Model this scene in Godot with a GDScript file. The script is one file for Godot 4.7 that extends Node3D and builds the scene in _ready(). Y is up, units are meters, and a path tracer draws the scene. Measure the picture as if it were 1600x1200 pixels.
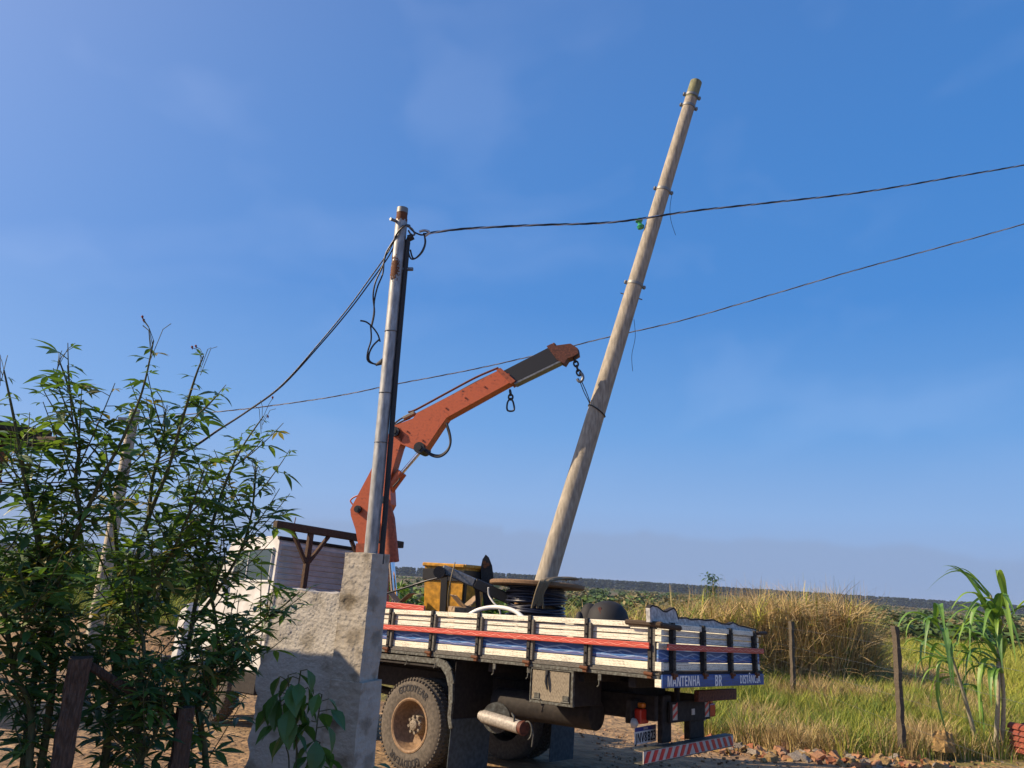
extends Node3D
# ---------------------------------------------------------------- mesh builder
class MB:
	var v := PackedVector3Array()
	var n := PackedVector3Array()
	var uv := PackedVector2Array()
	func t3(a: Vector3, b: Vector3, c: Vector3, na: Vector3, nb: Vector3, nc: Vector3, ua := Vector2.ZERO, ub := Vector2.ZERO, uc := Vector2.ZERO) -> void:
		var g := (b - a).cross(c - a)
		if g.dot(na + nb + nc) > 0.0:
			v.append_array([a, c, b]); n.append_array([na, nc, nb]); uv.append_array([ua, uc, ub])
		else:
			v.append_array([a, b, c]); n.append_array([na, nb, nc]); uv.append_array([ua, ub, uc])
	func tri(a: Vector3, b: Vector3, c: Vector3, out: Vector3) -> void:
		var g := (b - a).cross(c - a)
		if g.length_squared() < 1e-16: return
		g = g.normalized()
		if g.dot(out) < 0.0: g = -g
		t3(a, b, c, g, g, g)
	func quad(a: Vector3, b: Vector3, c: Vector3, d: Vector3, out: Vector3) -> void:
		tri(a, b, c, out); tri(a, c, d, out)
	func quad_uv(a: Vector3, b: Vector3, c: Vector3, d: Vector3, out: Vector3, u: Array) -> void:
		var g := (b - a).cross(c - a).normalized()
		if g.dot(out) < 0.0: g = -g
		t3(a, b, c, g, g, g, u[0], u[1], u[2]); t3(a, c, d, g, g, g, u[0], u[2], u[3])
	# chamfered box; uv on every face in metres (x along local x, y along local y)
	func box(t: Transform3D, s: Vector3, bev := 0.0) -> void:
		var h := s * 0.5
		var b: float = min(bev, min(h.x, min(h.y, h.z)) * 0.8)
		var o := t.origin
		var ax := [t.basis.x, t.basis.y, t.basis.z]
		var hh := [h.x, h.y, h.z]
		for i in 3:
			var j := (i + 1) % 3
			var k := (i + 2) % 3
			for sg in [-1.0, 1.0]:
				var c: Vector3 = o + ax[i] * hh[i] * sg
				var e: Vector3 = ax[j] * (hh[j] - b)
				var f: Vector3 = ax[k] * (hh[k] - b)
				var pts := [c - e - f, c + e - f, c + e + f, c - e + f]
				var us := []
				for p in pts:
					var l: Vector3 = p - o
					var lx := l.dot(t.basis.x)
					var ly := l.dot(t.basis.y)
					var lz := l.dot(t.basis.z)
					us.append(Vector2(lx, ly) if i == 2 else (Vector2(lz, ly) if i == 0 else Vector2(lx, lz)))
				quad_uv(pts[0], pts[1], pts[2], pts[3], ax[i] * sg, us)
		if b <= 0.0: return
		for i in 3:
			var j := (i + 1) % 3
			var k := (i + 2) % 3
			for sj in [-1.0, 1.0]:
				for sk in [-1.0, 1.0]:
					var e: Vector3 = ax[i] * (hh[i] - b)
					var p1: Vector3 = o + ax[j] * hh[j] * sj + ax[k] * (hh[k] - b) * sk
					var p2: Vector3 = o + ax[j] * (hh[j] - b) * sj + ax[k] * hh[k] * sk
					quad(p1 - e, p1 + e, p2 + e, p2 - e, ax[j] * sj + ax[k] * sk)
		for sx in [-1.0, 1.0]:
			for sy in [-1.0, 1.0]:
				for sz in [-1.0, 1.0]:
					var X: Vector3 = ax[0] * sx
					var Y: Vector3 = ax[1] * sy
					var Z: Vector3 = ax[2] * sz
					tri(o + X * h.x + Y * (h.y - b) + Z * (h.z - b), o + X * (h.x - b) + Y * h.y + Z * (h.z - b), o + X * (h.x - b) + Y * (h.y - b) + Z * h.z, X + Y + Z)
	func bx(c: Vector3, s: Vector3, bev := 0.0) -> void:
		box(Transform3D(Basis(), c), s, bev)
	# bar from a to b, width w (sideways) and height h (along upv)
	func bar(a: Vector3, b: Vector3, w: float, h: float, upv := Vector3.UP, bev := 0.0) -> void:
		var x := (b - a).normalized()
		var z := x.cross(upv).normalized()
		var y := z.cross(x)
		box(Transform3D(Basis(x, y, z), (a + b) * 0.5), Vector3((b - a).length(), h, w), bev)
	func tube(p: PackedVector3Array, r: Array, sides := 8, caps := true) -> void:
		var m := p.size()
		var tan0 := (p[1] - p[0]).normalized()
		var nx := tan0.cross(Vector3.UP)
		if nx.length() < 0.05: nx = tan0.cross(Vector3.RIGHT)
		nx = nx.normalized()
		var rings := []
		var len := 0.0
		for i in m:
			var tg: Vector3 = (p[min(i + 1, m - 1)] - p[max(i - 1, 0)]).normalized()
			nx = (nx - tg * nx.dot(tg)).normalized()
			var ny := tg.cross(nx)
			if i > 0: len += (p[i] - p[i - 1]).length()
			var ring := []
			var rad: float = r[min(i, r.size() - 1)]
			for s in sides + 1:
				var a := TAU * s / sides
				var d := nx * cos(a) + ny * sin(a)
				ring.append([p[i] + d * rad, d, Vector2(a / TAU, len)])
			rings.append(ring)
		for i in m - 1:
			for s in sides:
				var a: Array = rings[i][s]
				var b: Array = rings[i][s + 1]
				var c: Array = rings[i + 1][s + 1]
				var d: Array = rings[i + 1][s]
				t3(a[0], b[0], c[0], a[1], b[1], c[1], a[2], b[2], c[2])
				t3(a[0], c[0], d[0], a[1], c[1], d[1], a[2], c[2], d[2])
		if caps:
			for e in [0, m - 1]:
				var out: Vector3 = (p[0] - p[1]) if e == 0 else (p[m - 1] - p[m - 2])
				for s in sides:
					tri(p[e], rings[e][s][0], rings[e][s + 1][0], out)
	# profile of Vector2(radius, height) turned about local y
	func lathe(t: Transform3D, prof: Array, seg := 24, smooth := false) -> void:
		var pn := []
		for i in prof.size() - 1:
			var d: Vector2 = prof[i + 1] - prof[i]
			pn.append(Vector2(d.y, -d.x).normalized())
		for i in prof.size() - 1:
			var n0: Vector2 = pn[i]
			var n1: Vector2 = pn[i]
			if smooth:
				if i > 0: n0 = (pn[i] + pn[i - 1]).normalized()
				if i < pn.size() - 1: n1 = (pn[i] + pn[i + 1]).normalized()
			for s in seg:
				var a0 := TAU * s / seg
				var a1 := TAU * (s + 1) / seg
				var d0 := Vector3(cos(a0), 0, sin(a0))
				var d1 := Vector3(cos(a1), 0, sin(a1))
				var A: Vector3 = t * (d0 * prof[i].x + Vector3(0, prof[i].y, 0))
				var B: Vector3 = t * (d1 * prof[i].x + Vector3(0, prof[i].y, 0))
				var C: Vector3 = t * (d1 * prof[i + 1].x + Vector3(0, prof[i + 1].y, 0))
				var D: Vector3 = t * (d0 * prof[i + 1].x + Vector3(0, prof[i + 1].y, 0))
				var nA := (t.basis * (d0 * n0.x + Vector3(0, n0.y, 0))).normalized()
				var nB := (t.basis * (d1 * n0.x + Vector3(0, n0.y, 0))).normalized()
				var nC := (t.basis * (d1 * n1.x + Vector3(0, n1.y, 0))).normalized()
				var nD := (t.basis * (d0 * n1.x + Vector3(0, n1.y, 0))).normalized()
				if prof[i].x > 1e-5: t3(A, B, C, nA, nB, nC)
				if prof[i + 1].x > 1e-5: t3(A, C, D, nA, nC, nD)
	# polygon (x,y in the plane of t) extruded +-half along t.z
	func prism(t: Transform3D, poly: PackedVector2Array, half: float) -> void:
		var idx := Geometry2D.triangulate_polygon(poly)
		var z := t.basis.z
		for k in range(0, idx.size(), 3):
			for sg in [-1.0, 1.0]:
				var q := []
				for m in 3:
					var w := poly[idx[k + m]]
					q.append(t * Vector3(w.x, w.y, half * sg))
				tri(q[0], q[1], q[2], z * sg)
		var area := 0.0
		for i in poly.size():
			area += poly[i].cross(poly[(i + 1) % poly.size()])
		var sgn := 1.0 if area > 0.0 else -1.0
		for i in poly.size():
			var a := poly[i]
			var b := poly[(i + 1) % poly.size()]
			var d := (b - a)
			var o := t.basis * (Vector3(d.y, -d.x, 0) * sgn)
			quad(t * Vector3(a.x, a.y, -half), t * Vector3(b.x, b.y, -half), t * Vector3(b.x, b.y, half), t * Vector3(a.x, a.y, half), o)
	func mesh() -> ArrayMesh:
		var arr := []
		arr.resize(Mesh.ARRAY_MAX)
		arr[Mesh.ARRAY_VERTEX] = v
		arr[Mesh.ARRAY_NORMAL] = n
		arr[Mesh.ARRAY_TEX_UV] = uv
		var m := ArrayMesh.new()
		m.add_surface_from_arrays(Mesh.PRIMITIVE_TRIANGLES, arr)
		return m

# ---------------------------------------------------------------- camera model
const FPX := 1203.0
var eye := Vector3(0, 2.17, 0)
var cam_r: Vector3
var cam_u: Vector3
var cam_f: Vector3
var truck_tf: Transform3D
var rng := RandomNumberGenerator.new()
var M := {}
var used := {}

func P(px: float, py: float, depth: float) -> Vector3:      # photo pixel at a depth in metres
	return eye + (cam_f + cam_r * ((px - 800.0) / FPX) - cam_u * ((py - 600.0) / FPX)) * depth
func on_plane(px: float, py: float, o: Vector3, nrm: Vector3) -> Vector3:
	var d := P(px, py, 1.0) - eye
	return eye + d * ((o - eye).dot(nrm) / d.dot(nrm))
func V(u: float, y: float, v: float) -> Vector3:            # truck frame: u to the rear, y up, v to the far side
	return Vector3(u, y, -v)
func loc(p: Vector3) -> Vector3:
	return truck_tf.affine_inverse() * p
func TU(px: float, py: float, u: float) -> Vector3:         # truck-frame point where a pixel meets the plane u
	return loc(on_plane(px, py, truck_tf * V(u, 0, 0), truck_tf.basis.x))
func TV(px: float, py: float, v: float) -> Vector3:
	return loc(on_plane(px, py, truck_tf * V(0, 0, v), truck_tf.basis.z))

# ---------------------------------------------------------------- nodes
func numbered(called: String) -> String:
	if not used.has(called):
		used[called] = 0
		return called
	used[called] += 1
	return "%s_%03d" % [called, used[called]]
func tag(o: Node, label: String, category: String, group := "") -> Node:
	o.set_meta("label", label); o.set_meta("category", category)
	if group: o.set_meta("group", group)
	return o
func thing(called: String, label: String, category: String, at := Vector3.ZERO, group := "") -> Node3D:
	var o := Node3D.new()
	o.name = numbered(called); add_child(o); o.position = at
	tag(o, label, category, group)
	return o
func obj(called: String, m, mat: Material, parent: Node = null, label := "") -> MeshInstance3D:
	var o := MeshInstance3D.new()
	o.mesh = m.mesh() if m is MB else m
	o.material_override = mat
	if parent == null:
		o.name = numbered(called); add_child(o)
	else:
		o.name = called; parent.add_child(o, true)
	if label: o.set_meta("label", label)
	return o
func part(called: String, parent: Node, at := Vector3.ZERO) -> Node3D:
	var o := Node3D.new()
	o.name = called; parent.add_child(o, true); o.position = at
	return o
func kind(o: Node, k: String) -> Node:
	o.set_meta("kind", k); return o

# ---------------------------------------------------------------- materials
func noise_tex(seed_: int, freq: float, lo: Color, hi: Color, oct := 4, type := FastNoiseLite.TYPE_SIMPLEX_SMOOTH, normal := false, size := 512) -> NoiseTexture2D:
	var nz := FastNoiseLite.new()
	nz.seed = seed_; nz.frequency = freq; nz.noise_type = type; nz.fractal_octaves = oct
	var t := NoiseTexture2D.new()
	t.width = size; t.height = size; t.seamless = true; t.noise = nz
	if normal:
		t.as_normal_map = true; t.bump_strength = 6.0
	else:
		var g := Gradient.new()
		g.set_color(0, lo); g.set_color(1, hi)
		t.color_ramp = g
	return t
func mat(c: Color, rough := 0.8, metal := 0.0, tex: Texture2D = null, scale := Vector3.ONE, nrm: Texture2D = null, nstr := 1.0) -> StandardMaterial3D:
	var m := StandardMaterial3D.new()
	m.albedo_color = c.linear_to_srgb(); m.roughness = rough; m.metallic = metal
	if tex: m.albedo_texture = tex
	if nrm:
		m.normal_enabled = true; m.normal_texture = nrm; m.normal_scale = nstr
	if tex or nrm:
		m.uv1_triplanar = true; m.uv1_scale = scale
	return m
func leafmat(c: Color, back: Color) -> StandardMaterial3D:
	var m := mat(c, 0.5)
	m.backlight_enabled = true; m.backlight = back.linear_to_srgb()
	m.cull_mode = BaseMaterial3D.CULL_DISABLED
	return m
func painted(base: Color, lines: Array, w: int, h: int, seed_: int, dirt := 0.25) -> ImageTexture:   # hand-painted wavy strokes on a board
	var im := Image.create(w, h, false, Image.FORMAT_RGB8)
	var nz := FastNoiseLite.new()
	nz.seed = seed_; nz.frequency = 0.03
	var n2 := FastNoiseLite.new()
	n2.seed = seed_ + 5; n2.frequency = 0.11
	for y in h:
		for x in w:
			var c := base
			for l in lines:   # [centre 0..1, amplitude, cycles, phase, half width, colour, strength]
				var yc: float = l[0] + l[1] * sin(TAU * l[2] * x / w + l[3]) + 0.05 * nz.get_noise_2d(x * 0.6, l[3] * 90.0)
				var d: float = abs(float(y) / h - yc) / (l[4] * (0.75 + 0.6 * n2.get_noise_2d(x * 0.3, l[3] * 50.0)))
				if d < 1.0:
					c = c.lerp(l[5], l[6] * (1.0 - d * d))
			var wear: float = nz.get_noise_2d(x * 0.5, y * 4.0) * 0.5 + n2.get_noise_2d(x, y * 2.0) * 0.5
			c = c.lerp(Color(0.33, 0.29, 0.24), clamp(wear * dirt * 2.2, 0.0, 0.6))
			im.set_pixel(x, y, c)
	return ImageTexture.create_from_image(im)
func uvmat(t: Texture2D, sx: float, sy: float, rough := 0.6) -> StandardMaterial3D:
	var m := StandardMaterial3D.new()
	m.albedo_texture = t; m.roughness = rough
	m.uv1_scale = Vector3(sx, -sy, 1); m.uv1_offset = Vector3(0.13, 0.5, 0)
	return m

func make_materials() -> void:
	var W := Color(1, 1, 1)
	var mott := noise_tex(11, 0.012, Color(0.62, 0.62, 0.62), W, 5)
	var fine := noise_tex(12, 0.05, Color(0.5, 0.5, 0.5), W, 4)
	var grain := noise_tex(13, 0.03, Color(0.42, 0.40, 0.38), W, 4)
	var blotch := noise_tex(14, 0.018, Color(0.35, 0.3, 0.26), W, 5, FastNoiseLite.TYPE_PERLIN)
	var bump := noise_tex(15, 0.03, W, W, 5, FastNoiseLite.TYPE_SIMPLEX_SMOOTH, true)
	var fbump := noise_tex(16, 0.09, W, W, 4, FastNoiseLite.TYPE_SIMPLEX_SMOOTH, true)
	M.mott = mott; M.fine = fine; M.grain = grain; M.blotch = blotch; M.bump = bump; M.fbump = fbump
	var soft := noise_tex(17, 0.01, Color(0.84, 0.83, 0.81), W, 5)
	M.soft = soft
	var stain := noise_tex(18, 0.008, W, W, 6, FastNoiseLite.TYPE_PERLIN)
	var sg := Gradient.new()
	sg.offsets = PackedFloat32Array([0.0, 0.30, 0.42, 0.6, 1.0])
	sg.colors = PackedColorArray([Color(0.50, 0.46, 0.40), Color(0.72, 0.69, 0.63), Color(0.90, 0.88, 0.85), Color(0.97, 0.96, 0.94), Color(0.84, 0.83, 0.82)])
	stain.color_ramp = sg
	var chip := noise_tex(19, 0.03, W, W, 5, FastNoiseLite.TYPE_PERLIN)
	var cg := Gradient.new()
	cg.offsets = PackedFloat32Array([0.0, 0.15, 0.19, 0.45, 1.0])
	cg.colors = PackedColorArray([Color(0.22, 0.20, 0.19), Color(0.5, 0.46, 0.44), Color(0.86, 0.84, 0.84), W, Color(0.86, 0.86, 0.87)])
	chip.color_ramp = cg
	M.concrete = mat(Color(0.47, 0.44, 0.385), 0.92, 0, stain, Vector3(1.6, 1.6, 1.6), bump, 0.9)
	M.render = mat(Color(0.54, 0.525, 0.49), 0.95, 0, stain, Vector3(0.9, 0.9, 0.9), fbump, 0.4)
	M.pole = mat(Color(0.52, 0.46, 0.36), 0.85, 0, mott, Vector3(3, 0.6, 3), fbump, 0.5)
	M.pole_green = mat(Color(0.30, 0.30, 0.16), 0.85, 0, mott, Vector3(3, 1, 3))
	M.galv = mat(Color(0.50, 0.51, 0.51), 0.5, 0.35, mott, Vector3(6, 1.5, 6))
	M.rust = mat(Color(0.24, 0.09, 0.035), 0.85, 0.1, fine, Vector3(5, 5, 5))
	M.steel = mat(Color(0.30, 0.31, 0.32), 0.5, 0.7, mott, Vector3(3, 3, 3))
	M.chrome = mat(Color(0.8, 0.8, 0.82), 0.12, 1.0)
	M.black = mat(Color(0.018, 0.018, 0.02), 0.5, 0, fine, Vector3(3, 3, 3))
	M.rubber = mat(Color(0.02, 0.02, 0.022), 0.65)
	M.cablek = mat(Color(0.015, 0.015, 0.018), 0.4)
	M.alu = mat(Color(0.45, 0.46, 0.48), 0.4, 0.8)
	M.orange = mat(Color(0.52, 0.108, 0.032), 0.5, 0, chip, Vector3(1.1, 1.1, 1.1))
	M.orange_dirty = mat(Color(0.48, 0.105, 0.035), 0.65, 0, mott, Vector3(2.5, 2.5, 2.5))
	M.rustred = mat(Color(0.22, 0.06, 0.03), 0.7, 0, blotch, Vector3(4, 4, 4))
	M.white = mat(Color(0.74, 0.74, 0.72), 0.35, 0, soft, Vector3(0.7, 0.7, 0.7))
	M.panel = mat(Color(0.52, 0.52, 0.51), 0.5, 0, soft, Vector3(1, 1, 1))
	M.glass = mat(Color(0.05, 0.075, 0.085), 0.05, 0.0)
	M.oldwood = mat(Color(0.13, 0.085, 0.05), 0.85, 0, grain, Vector3(9, 9, 1.2), fbump, 0.6)
	M.oldwood_v = mat(Color(0.15, 0.085, 0.05), 0.9, 0, grain, Vector3(7, 0.8, 7), bump, 1.5)
	M.greywood = mat(Color(0.26, 0.25, 0.22), 0.85, 0, grain, Vector3(1.2, 10, 10), fbump, 0.5)
	M.deck = mat(Color(0.20, 0.15, 0.10), 0.9, 0, grain, Vector3(1.2, 10, 10))
	M.stake = mat(Color(0.045, 0.042, 0.04), 0.55, 0.2, blotch, Vector3(6, 6, 6))
	M.frame = mat(Color(0.035, 0.028, 0.024), 0.8, 0, blotch, Vector3(2, 2, 2))
	M.edge = mat(Color(0.20, 0.22, 0.20), 0.6, 0.2, blotch, Vector3(3, 3, 3))
	M.chest = mat(Color(0.46, 0.40, 0.29), 0.75, 0, grain, Vector3(9, 1.5, 9))
	M.flap = mat(Color(0.075, 0.10, 0.115), 0.7, 0, mott, Vector3(2, 2, 2))
	M.tyre = mat(Color(0.16, 0.135, 0.105), 0.9, 0, mott, Vector3(3, 3, 3), fbump, 0.3)
	M.rim = mat(Color(0.38, 0.24, 0.13), 0.75, 0, mott, Vector3(3, 3, 3))
	M.hub = mat(Color(0.48, 0.43, 0.34), 0.65, 0.1, blotch, Vector3(9, 9, 9))
	M.lampred = mat(Color(0.5, 0.03, 0.015), 0.25)
	M.lamporange = mat(Color(0.8, 0.22, 0.02), 0.3)
	M.plate = mat(Color(0.68, 0.68, 0.66), 0.45)
	M.plateblue = mat(Color(0.02, 0.04, 0.22), 0.4)
	M.ink = mat(Color(0.012, 0.012, 0.014), 0.6)
	M.letter = mat(Color(0.80, 0.80, 0.77), 0.7)
	M.drycyl = mat(Color(0.50, 0.46, 0.40), 0.55, 0.1, mott, Vector3(4, 4, 4))
	M.tub = mat(Color(0.012, 0.012, 0.014), 0.75)
	M.bandsteel = mat(Color(0.22, 0.22, 0.21), 0.55, 0.6)
	M.tapewhite = mat(Color(0.58, 0.55, 0.51), 0.5, 0, soft, Vector3(3, 3, 3))
	M.tapered = mat(Color(0.52, 0.02, 0.025), 0.4)
	M.yellow = mat(Color(0.82, 0.40, 0.035), 0.45, 0, mott, Vector3(1.5, 1.5, 1.5))
	M.drumwood = mat(Color(0.40, 0.24, 0.12), 0.85, 0, grain, Vector3(1.5, 8, 8))
	M.card = mat(Color(0.42, 0.30, 0.19), 0.9, 0, mott, Vector3(2, 2, 2))
	M.rope = mat(Color(0.36, 0.29, 0.18), 0.95, 0, fine, Vector3(9, 9, 9))
	M.hose_white = mat(Color(0.72, 0.71, 0.66), 0.5)
	M.green_ins = mat(Color(0.03, 0.28, 0.12), 0.3)
	M.brick = mat(Color(0.42, 0.15, 0.065), 0.92, 0, mott, Vector3(6, 6, 6), fbump, 0.8)
	M.brick_pale = mat(Color(0.52, 0.27, 0.14), 0.92, 0, mott, Vector3(6, 6, 6), fbump, 0.8)
	M.stone = mat(Color(0.36, 0.31, 0.25), 0.92, 0, mott, Vector3(5, 5, 5), fbump, 0.8)
	M.clod = mat(Color(0.46, 0.30, 0.12), 0.95, 0, mott, Vector3(4, 4, 4), bump, 1.5)
	M.claytile = mat(Color(0.36, 0.085, 0.05), 0.85, 0, mott, Vector3(6, 6, 6))
	M.shedwall = mat(Color(0.22, 0.12, 0.075), 0.95, 0, blotch, Vector3(2, 2, 2), bump, 1.0)
	M.bark = mat(Color(0.17, 0.105, 0.07), 0.95, 0, grain, Vector3(8, 1, 8), bump, 2.0)
	M.stem = mat(Color(0.12, 0.13, 0.055), 0.8, 0, mott, Vector3(6, 2, 6))
	M.fencepost = mat(Color(0.20, 0.165, 0.12), 0.95, 0, grain, Vector3(14, 1.2, 14))
	M.leaf = [leafmat(Color(0.05, 0.11, 0.028), Color(0.08, 0.16, 0.015)), leafmat(Color(0.036, 0.082, 0.027), Color(0.055, 0.115, 0.012)), leafmat(Color(0.095, 0.175, 0.03), Color(0.13, 0.22, 0.02)), leafmat(Color(0.20, 0.17, 0.045), Color(0.2, 0.18, 0.03))]
	M.broad = [leafmat(Color(0.035, 0.09, 0.02), Color(0.05, 0.12, 0.01)), leafmat(Color(0.05, 0.12, 0.025), Color(0.07, 0.15, 0.015))]
	M.cane = [leafmat(Color(0.10, 0.21, 0.035), Color(0.14, 0.25, 0.02)), leafmat(Color(0.16, 0.27, 0.045), Color(0.18, 0.28, 0.02)), leafmat(Color(0.07, 0.16, 0.035), Color(0.10, 0.18, 0.015))]
	M.canestalk = mat(Color(0.52, 0.47, 0.33), 0.6, 0, mott, Vector3(5, 2, 5))
	M.flower = mat(Color(0.25, 0.05, 0.03), 0.7)
	M.grass = StandardMaterial3D.new()
	M.grass.vertex_color_use_as_albedo = true; M.grass.roughness = 0.8
	M.grass.backlight_enabled = true; M.grass.backlight = Color(0.25, 0.24, 0.12)
	M.grass.cull_mode = BaseMaterial3D.CULL_DISABLED
	# painted boards of the truck bed
	var g1 := Color(0.52, 0.52, 0.5)
	M.p_white = uvmat(painted(Color(0.90, 0.89, 0.82), [[0.5, 0.14, 8, 0.3, 0.06, g1, 0.6]], 1024, 48, 3, 0.6), 1.0 / 2.83, 1.0 / 0.058, 0.5)
	M.p_plain = uvmat(painted(Color(0.90, 0.89, 0.81), [], 512, 48, 4, 0.75), 1.0 / 2.3, 1.0 / 0.07, 0.5)
	M.p_red = uvmat(painted(Color(0.72, 0.24, 0.18), [[0.5, 0.16, 16, 0.0, 0.09, Color(0.92, 0.72, 0.66), 0.75], [0.5, 0.16, 16, 2.6, 0.07, Color(0.9, 0.6, 0.52), 0.6]], 1024, 48, 6, 0.5), 1.0 / 2.83, 1.0 / 0.058, 0.5)
	var pale := Color(0.66, 0.78, 0.9)
	M.p_blue = uvmat(painted(Color(0.19, 0.35, 0.60), [[0.35, 0.12, 8, 0.4, 0.10, pale, 0.8], [0.5, 0.16, 8, 2.2, 0.07, pale, 0.7], [0.62, 0.08, 4, 1.0, 0.12, Color(0.25, 0.5, 0.78), 0.7], [0.84, 0.06, 4, 0.0, 0.14, Color(0.38, 0.32, 0.5), 0.7], [0.75, 0.08, 8, 4.0, 0.05, Color(0.8, 0.8, 0.88), 0.7]], 1024, 96, 8, 0.4), 1.0 / 2.83, 1.0 / 0.106, 0.5)
	M.p_board = uvmat(painted(Color(0.16, 0.32, 0.58), [[0.25, 0.1, 3, 0.4, 0.2, Color(0.32, 0.48, 0.66), 0.5], [0.8, 0.06, 2, 1.4, 0.14, Color(0.12, 0.25, 0.52), 0.6]], 512, 64, 9, 0.75), 1.0 / 2.5, 1.0 / 0.13, 0.55)
	M.p_old = mat(Color(0.66, 0.66, 0.64), 0.8, 0, mott, Vector3(3, 3, 3))

# ---------------------------------------------------------------- sky, sun, camera
func make_world() -> void:
	var pitch := deg_to_rad(14.3)
	var roll := deg_to_rad(3.5)
	cam_f = Vector3(0, sin(pitch), -cos(pitch))
	var r0 := Vector3.RIGHT
	var u0 := r0.cross(cam_f)
	cam_r = r0 * cos(roll) + u0 * sin(roll)
	cam_u = -r0 * sin(roll) + u0 * cos(roll)
	var cam := Camera3D.new()
	cam.name = "camera"; add_child(cam)
	cam.transform = Transform3D(Basis(cam_r, cam_u, -cam_f), eye)
	cam.fov = rad_to_deg(2.0 * atan(600.0 / FPX)); cam.near = 0.05; cam.far = 6000.0
	cam.current = true
	var sun_el := deg_to_rad(32.0)
	var sun_az := deg_to_rad(-93.0)          # left of the view axis
	var to_sun := Vector3(sin(sun_az) * cos(sun_el), sin(sun_el), -cos(sun_az) * cos(sun_el))
	var sun := DirectionalLight3D.new()
	sun.name = "sun"; add_child(sun)
	sun.look_at_from_position(Vector3.ZERO, -to_sun, Vector3.UP)
	sun.light_color = Color(1.0, 0.90, 0.76); sun.light_energy = 1.6
	sun.light_angular_distance = 0.5; sun.shadow_enabled = true
	var env := Environment.new()
	env.background_mode = Environment.BG_SKY
	env.tonemap_mode = Environment.TONE_MAPPER_LINEAR
	env.tonemap_exposure = 1.42
	env.sdfgi_enabled = true; env.ssao_enabled = true; env.ssil_enabled = true
	env.fog_enabled = true; env.fog_density = 0.00022; env.fog_light_color = Color(0.66, 0.73, 0.84)
	var sm := PanoramaSkyMaterial.new()
	sm.panorama = sky_image(to_sun)
	var sky := Sky.new()
	sky.sky_material = sm
	env.sky = sky
	var we := WorldEnvironment.new()
	we.name = "world_environment"; we.environment = env
	add_child(we)

func sky_image(to_sun: Vector3) -> ImageTexture:
	var w := 1536
	var h := 768
	var im := Image.create(w, h, false, Image.FORMAT_RGBF)
	var keys := [[0.0, Vector3(0.285, 0.375, 0.60)], [3.0, Vector3(0.30, 0.44, 0.72)], [5.5, Vector3(0.27, 0.455, 0.79)], [11.0, Vector3(0.16, 0.38, 0.78)], [20.0, Vector3(0.072, 0.27, 0.69)], [30.0, Vector3(0.058, 0.235, 0.63)], [41.0, Vector3(0.053, 0.203, 0.56)], [60.0, Vector3(0.042, 0.16, 0.45)], [90.0, Vector3(0.035, 0.13, 0.38)]]
	var nz := FastNoiseLite.new()
	nz.seed = 5; nz.frequency = 1.7; nz.fractal_octaves = 5
	var nw := FastNoiseLite.new()
	nw.seed = 9; nw.frequency = 0.9
	for j in h:
		var el := 90.0 - 180.0 * (j + 0.5) / h
		var base := Vector3(0.16, 0.13, 0.09)
		if el >= 0.0:
			for k in keys.size() - 1:
				if el <= keys[k + 1][0]:
					var f: float = (el - keys[k][0]) / (keys[k + 1][0] - keys[k][0])
					base = keys[k][1].lerp(keys[k + 1][1], f)
					break
		var ce := cos(deg_to_rad(el))
		for i in w:
			var az := TAU * (i + 0.5) / w            # column 0 looks along -Z
			var d := Vector3(sin(az) * ce, sin(deg_to_rad(el)), -cos(az) * ce)
			var c := base
			if el > -1.0:
				var gam := rad_to_deg(acos(clamp(d.dot(to_sun), -1.0, 1.0)))
				c += Vector3(1.9, 1.6, 1.45) * exp(-gam / 19.0)
				# thin streaks of high cloud
				var wx := d.x * 1.2 + nw.get_noise_3d(d.x * 2.0, d.y * 2.0, d.z * 2.0) * 0.5
				var s := nz.get_noise_3d(wx + d.y * 1.4, d.y * 3.2 - d.x * 1.3, d.z * 1.2)
				s = clamp((s - 0.05) * 1.8, 0.0, 1.0) * smoothstep(4.0, 14.0, el)
				c += Vector3(0.04, 0.036, 0.032) * s
				# low bank of distant cloud along the horizon
				var edge := 3.6 + 0.9 * nw.get_noise_2d(az * 3.0, 4.0) + 0.35 * nz.get_noise_2d(az * 9.0, 1.0)
				var bank := 1.0 - smoothstep(edge - 0.3, edge + 0.25, el)
				c = c.lerp(Vector3(0.285, 0.40, 0.635) + Vector3(1.3, 1.2, 1.15) * exp(-gam / 19.0), bank * 0.8)
			c *= 0.68
			im.set_pixel(i, j, Color(c.x, c.y, c.z))
	return ImageTexture.create_from_image(im)

# ---------------------------------------------------------------- ground
func ground_h(x: float, z: float) -> float:
	var p := truck_tf * V(-4.2, -1.76, 1.2)
	var up := truck_tf.basis.y
	var plane := p.y - (up.x * (x - p.x) + up.z * (z - p.z)) / up.y
	var d := Vector2(x - p.x, z - p.z).length()
	var h: float = plane * (1.0 - smoothstep(5.5, 12.0, d))
	# cut earth bank beyond the road on the left
	var along: float = 1.0 - smoothstep(-7.0, -4.5, x)
	h += 0.75 * smoothstep(-16.6, -18.2, z) * along
	return h
func rough(x: float, z: float, nz: FastNoiseLite) -> float:
	return nz.get_noise_2d(x, z)

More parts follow.
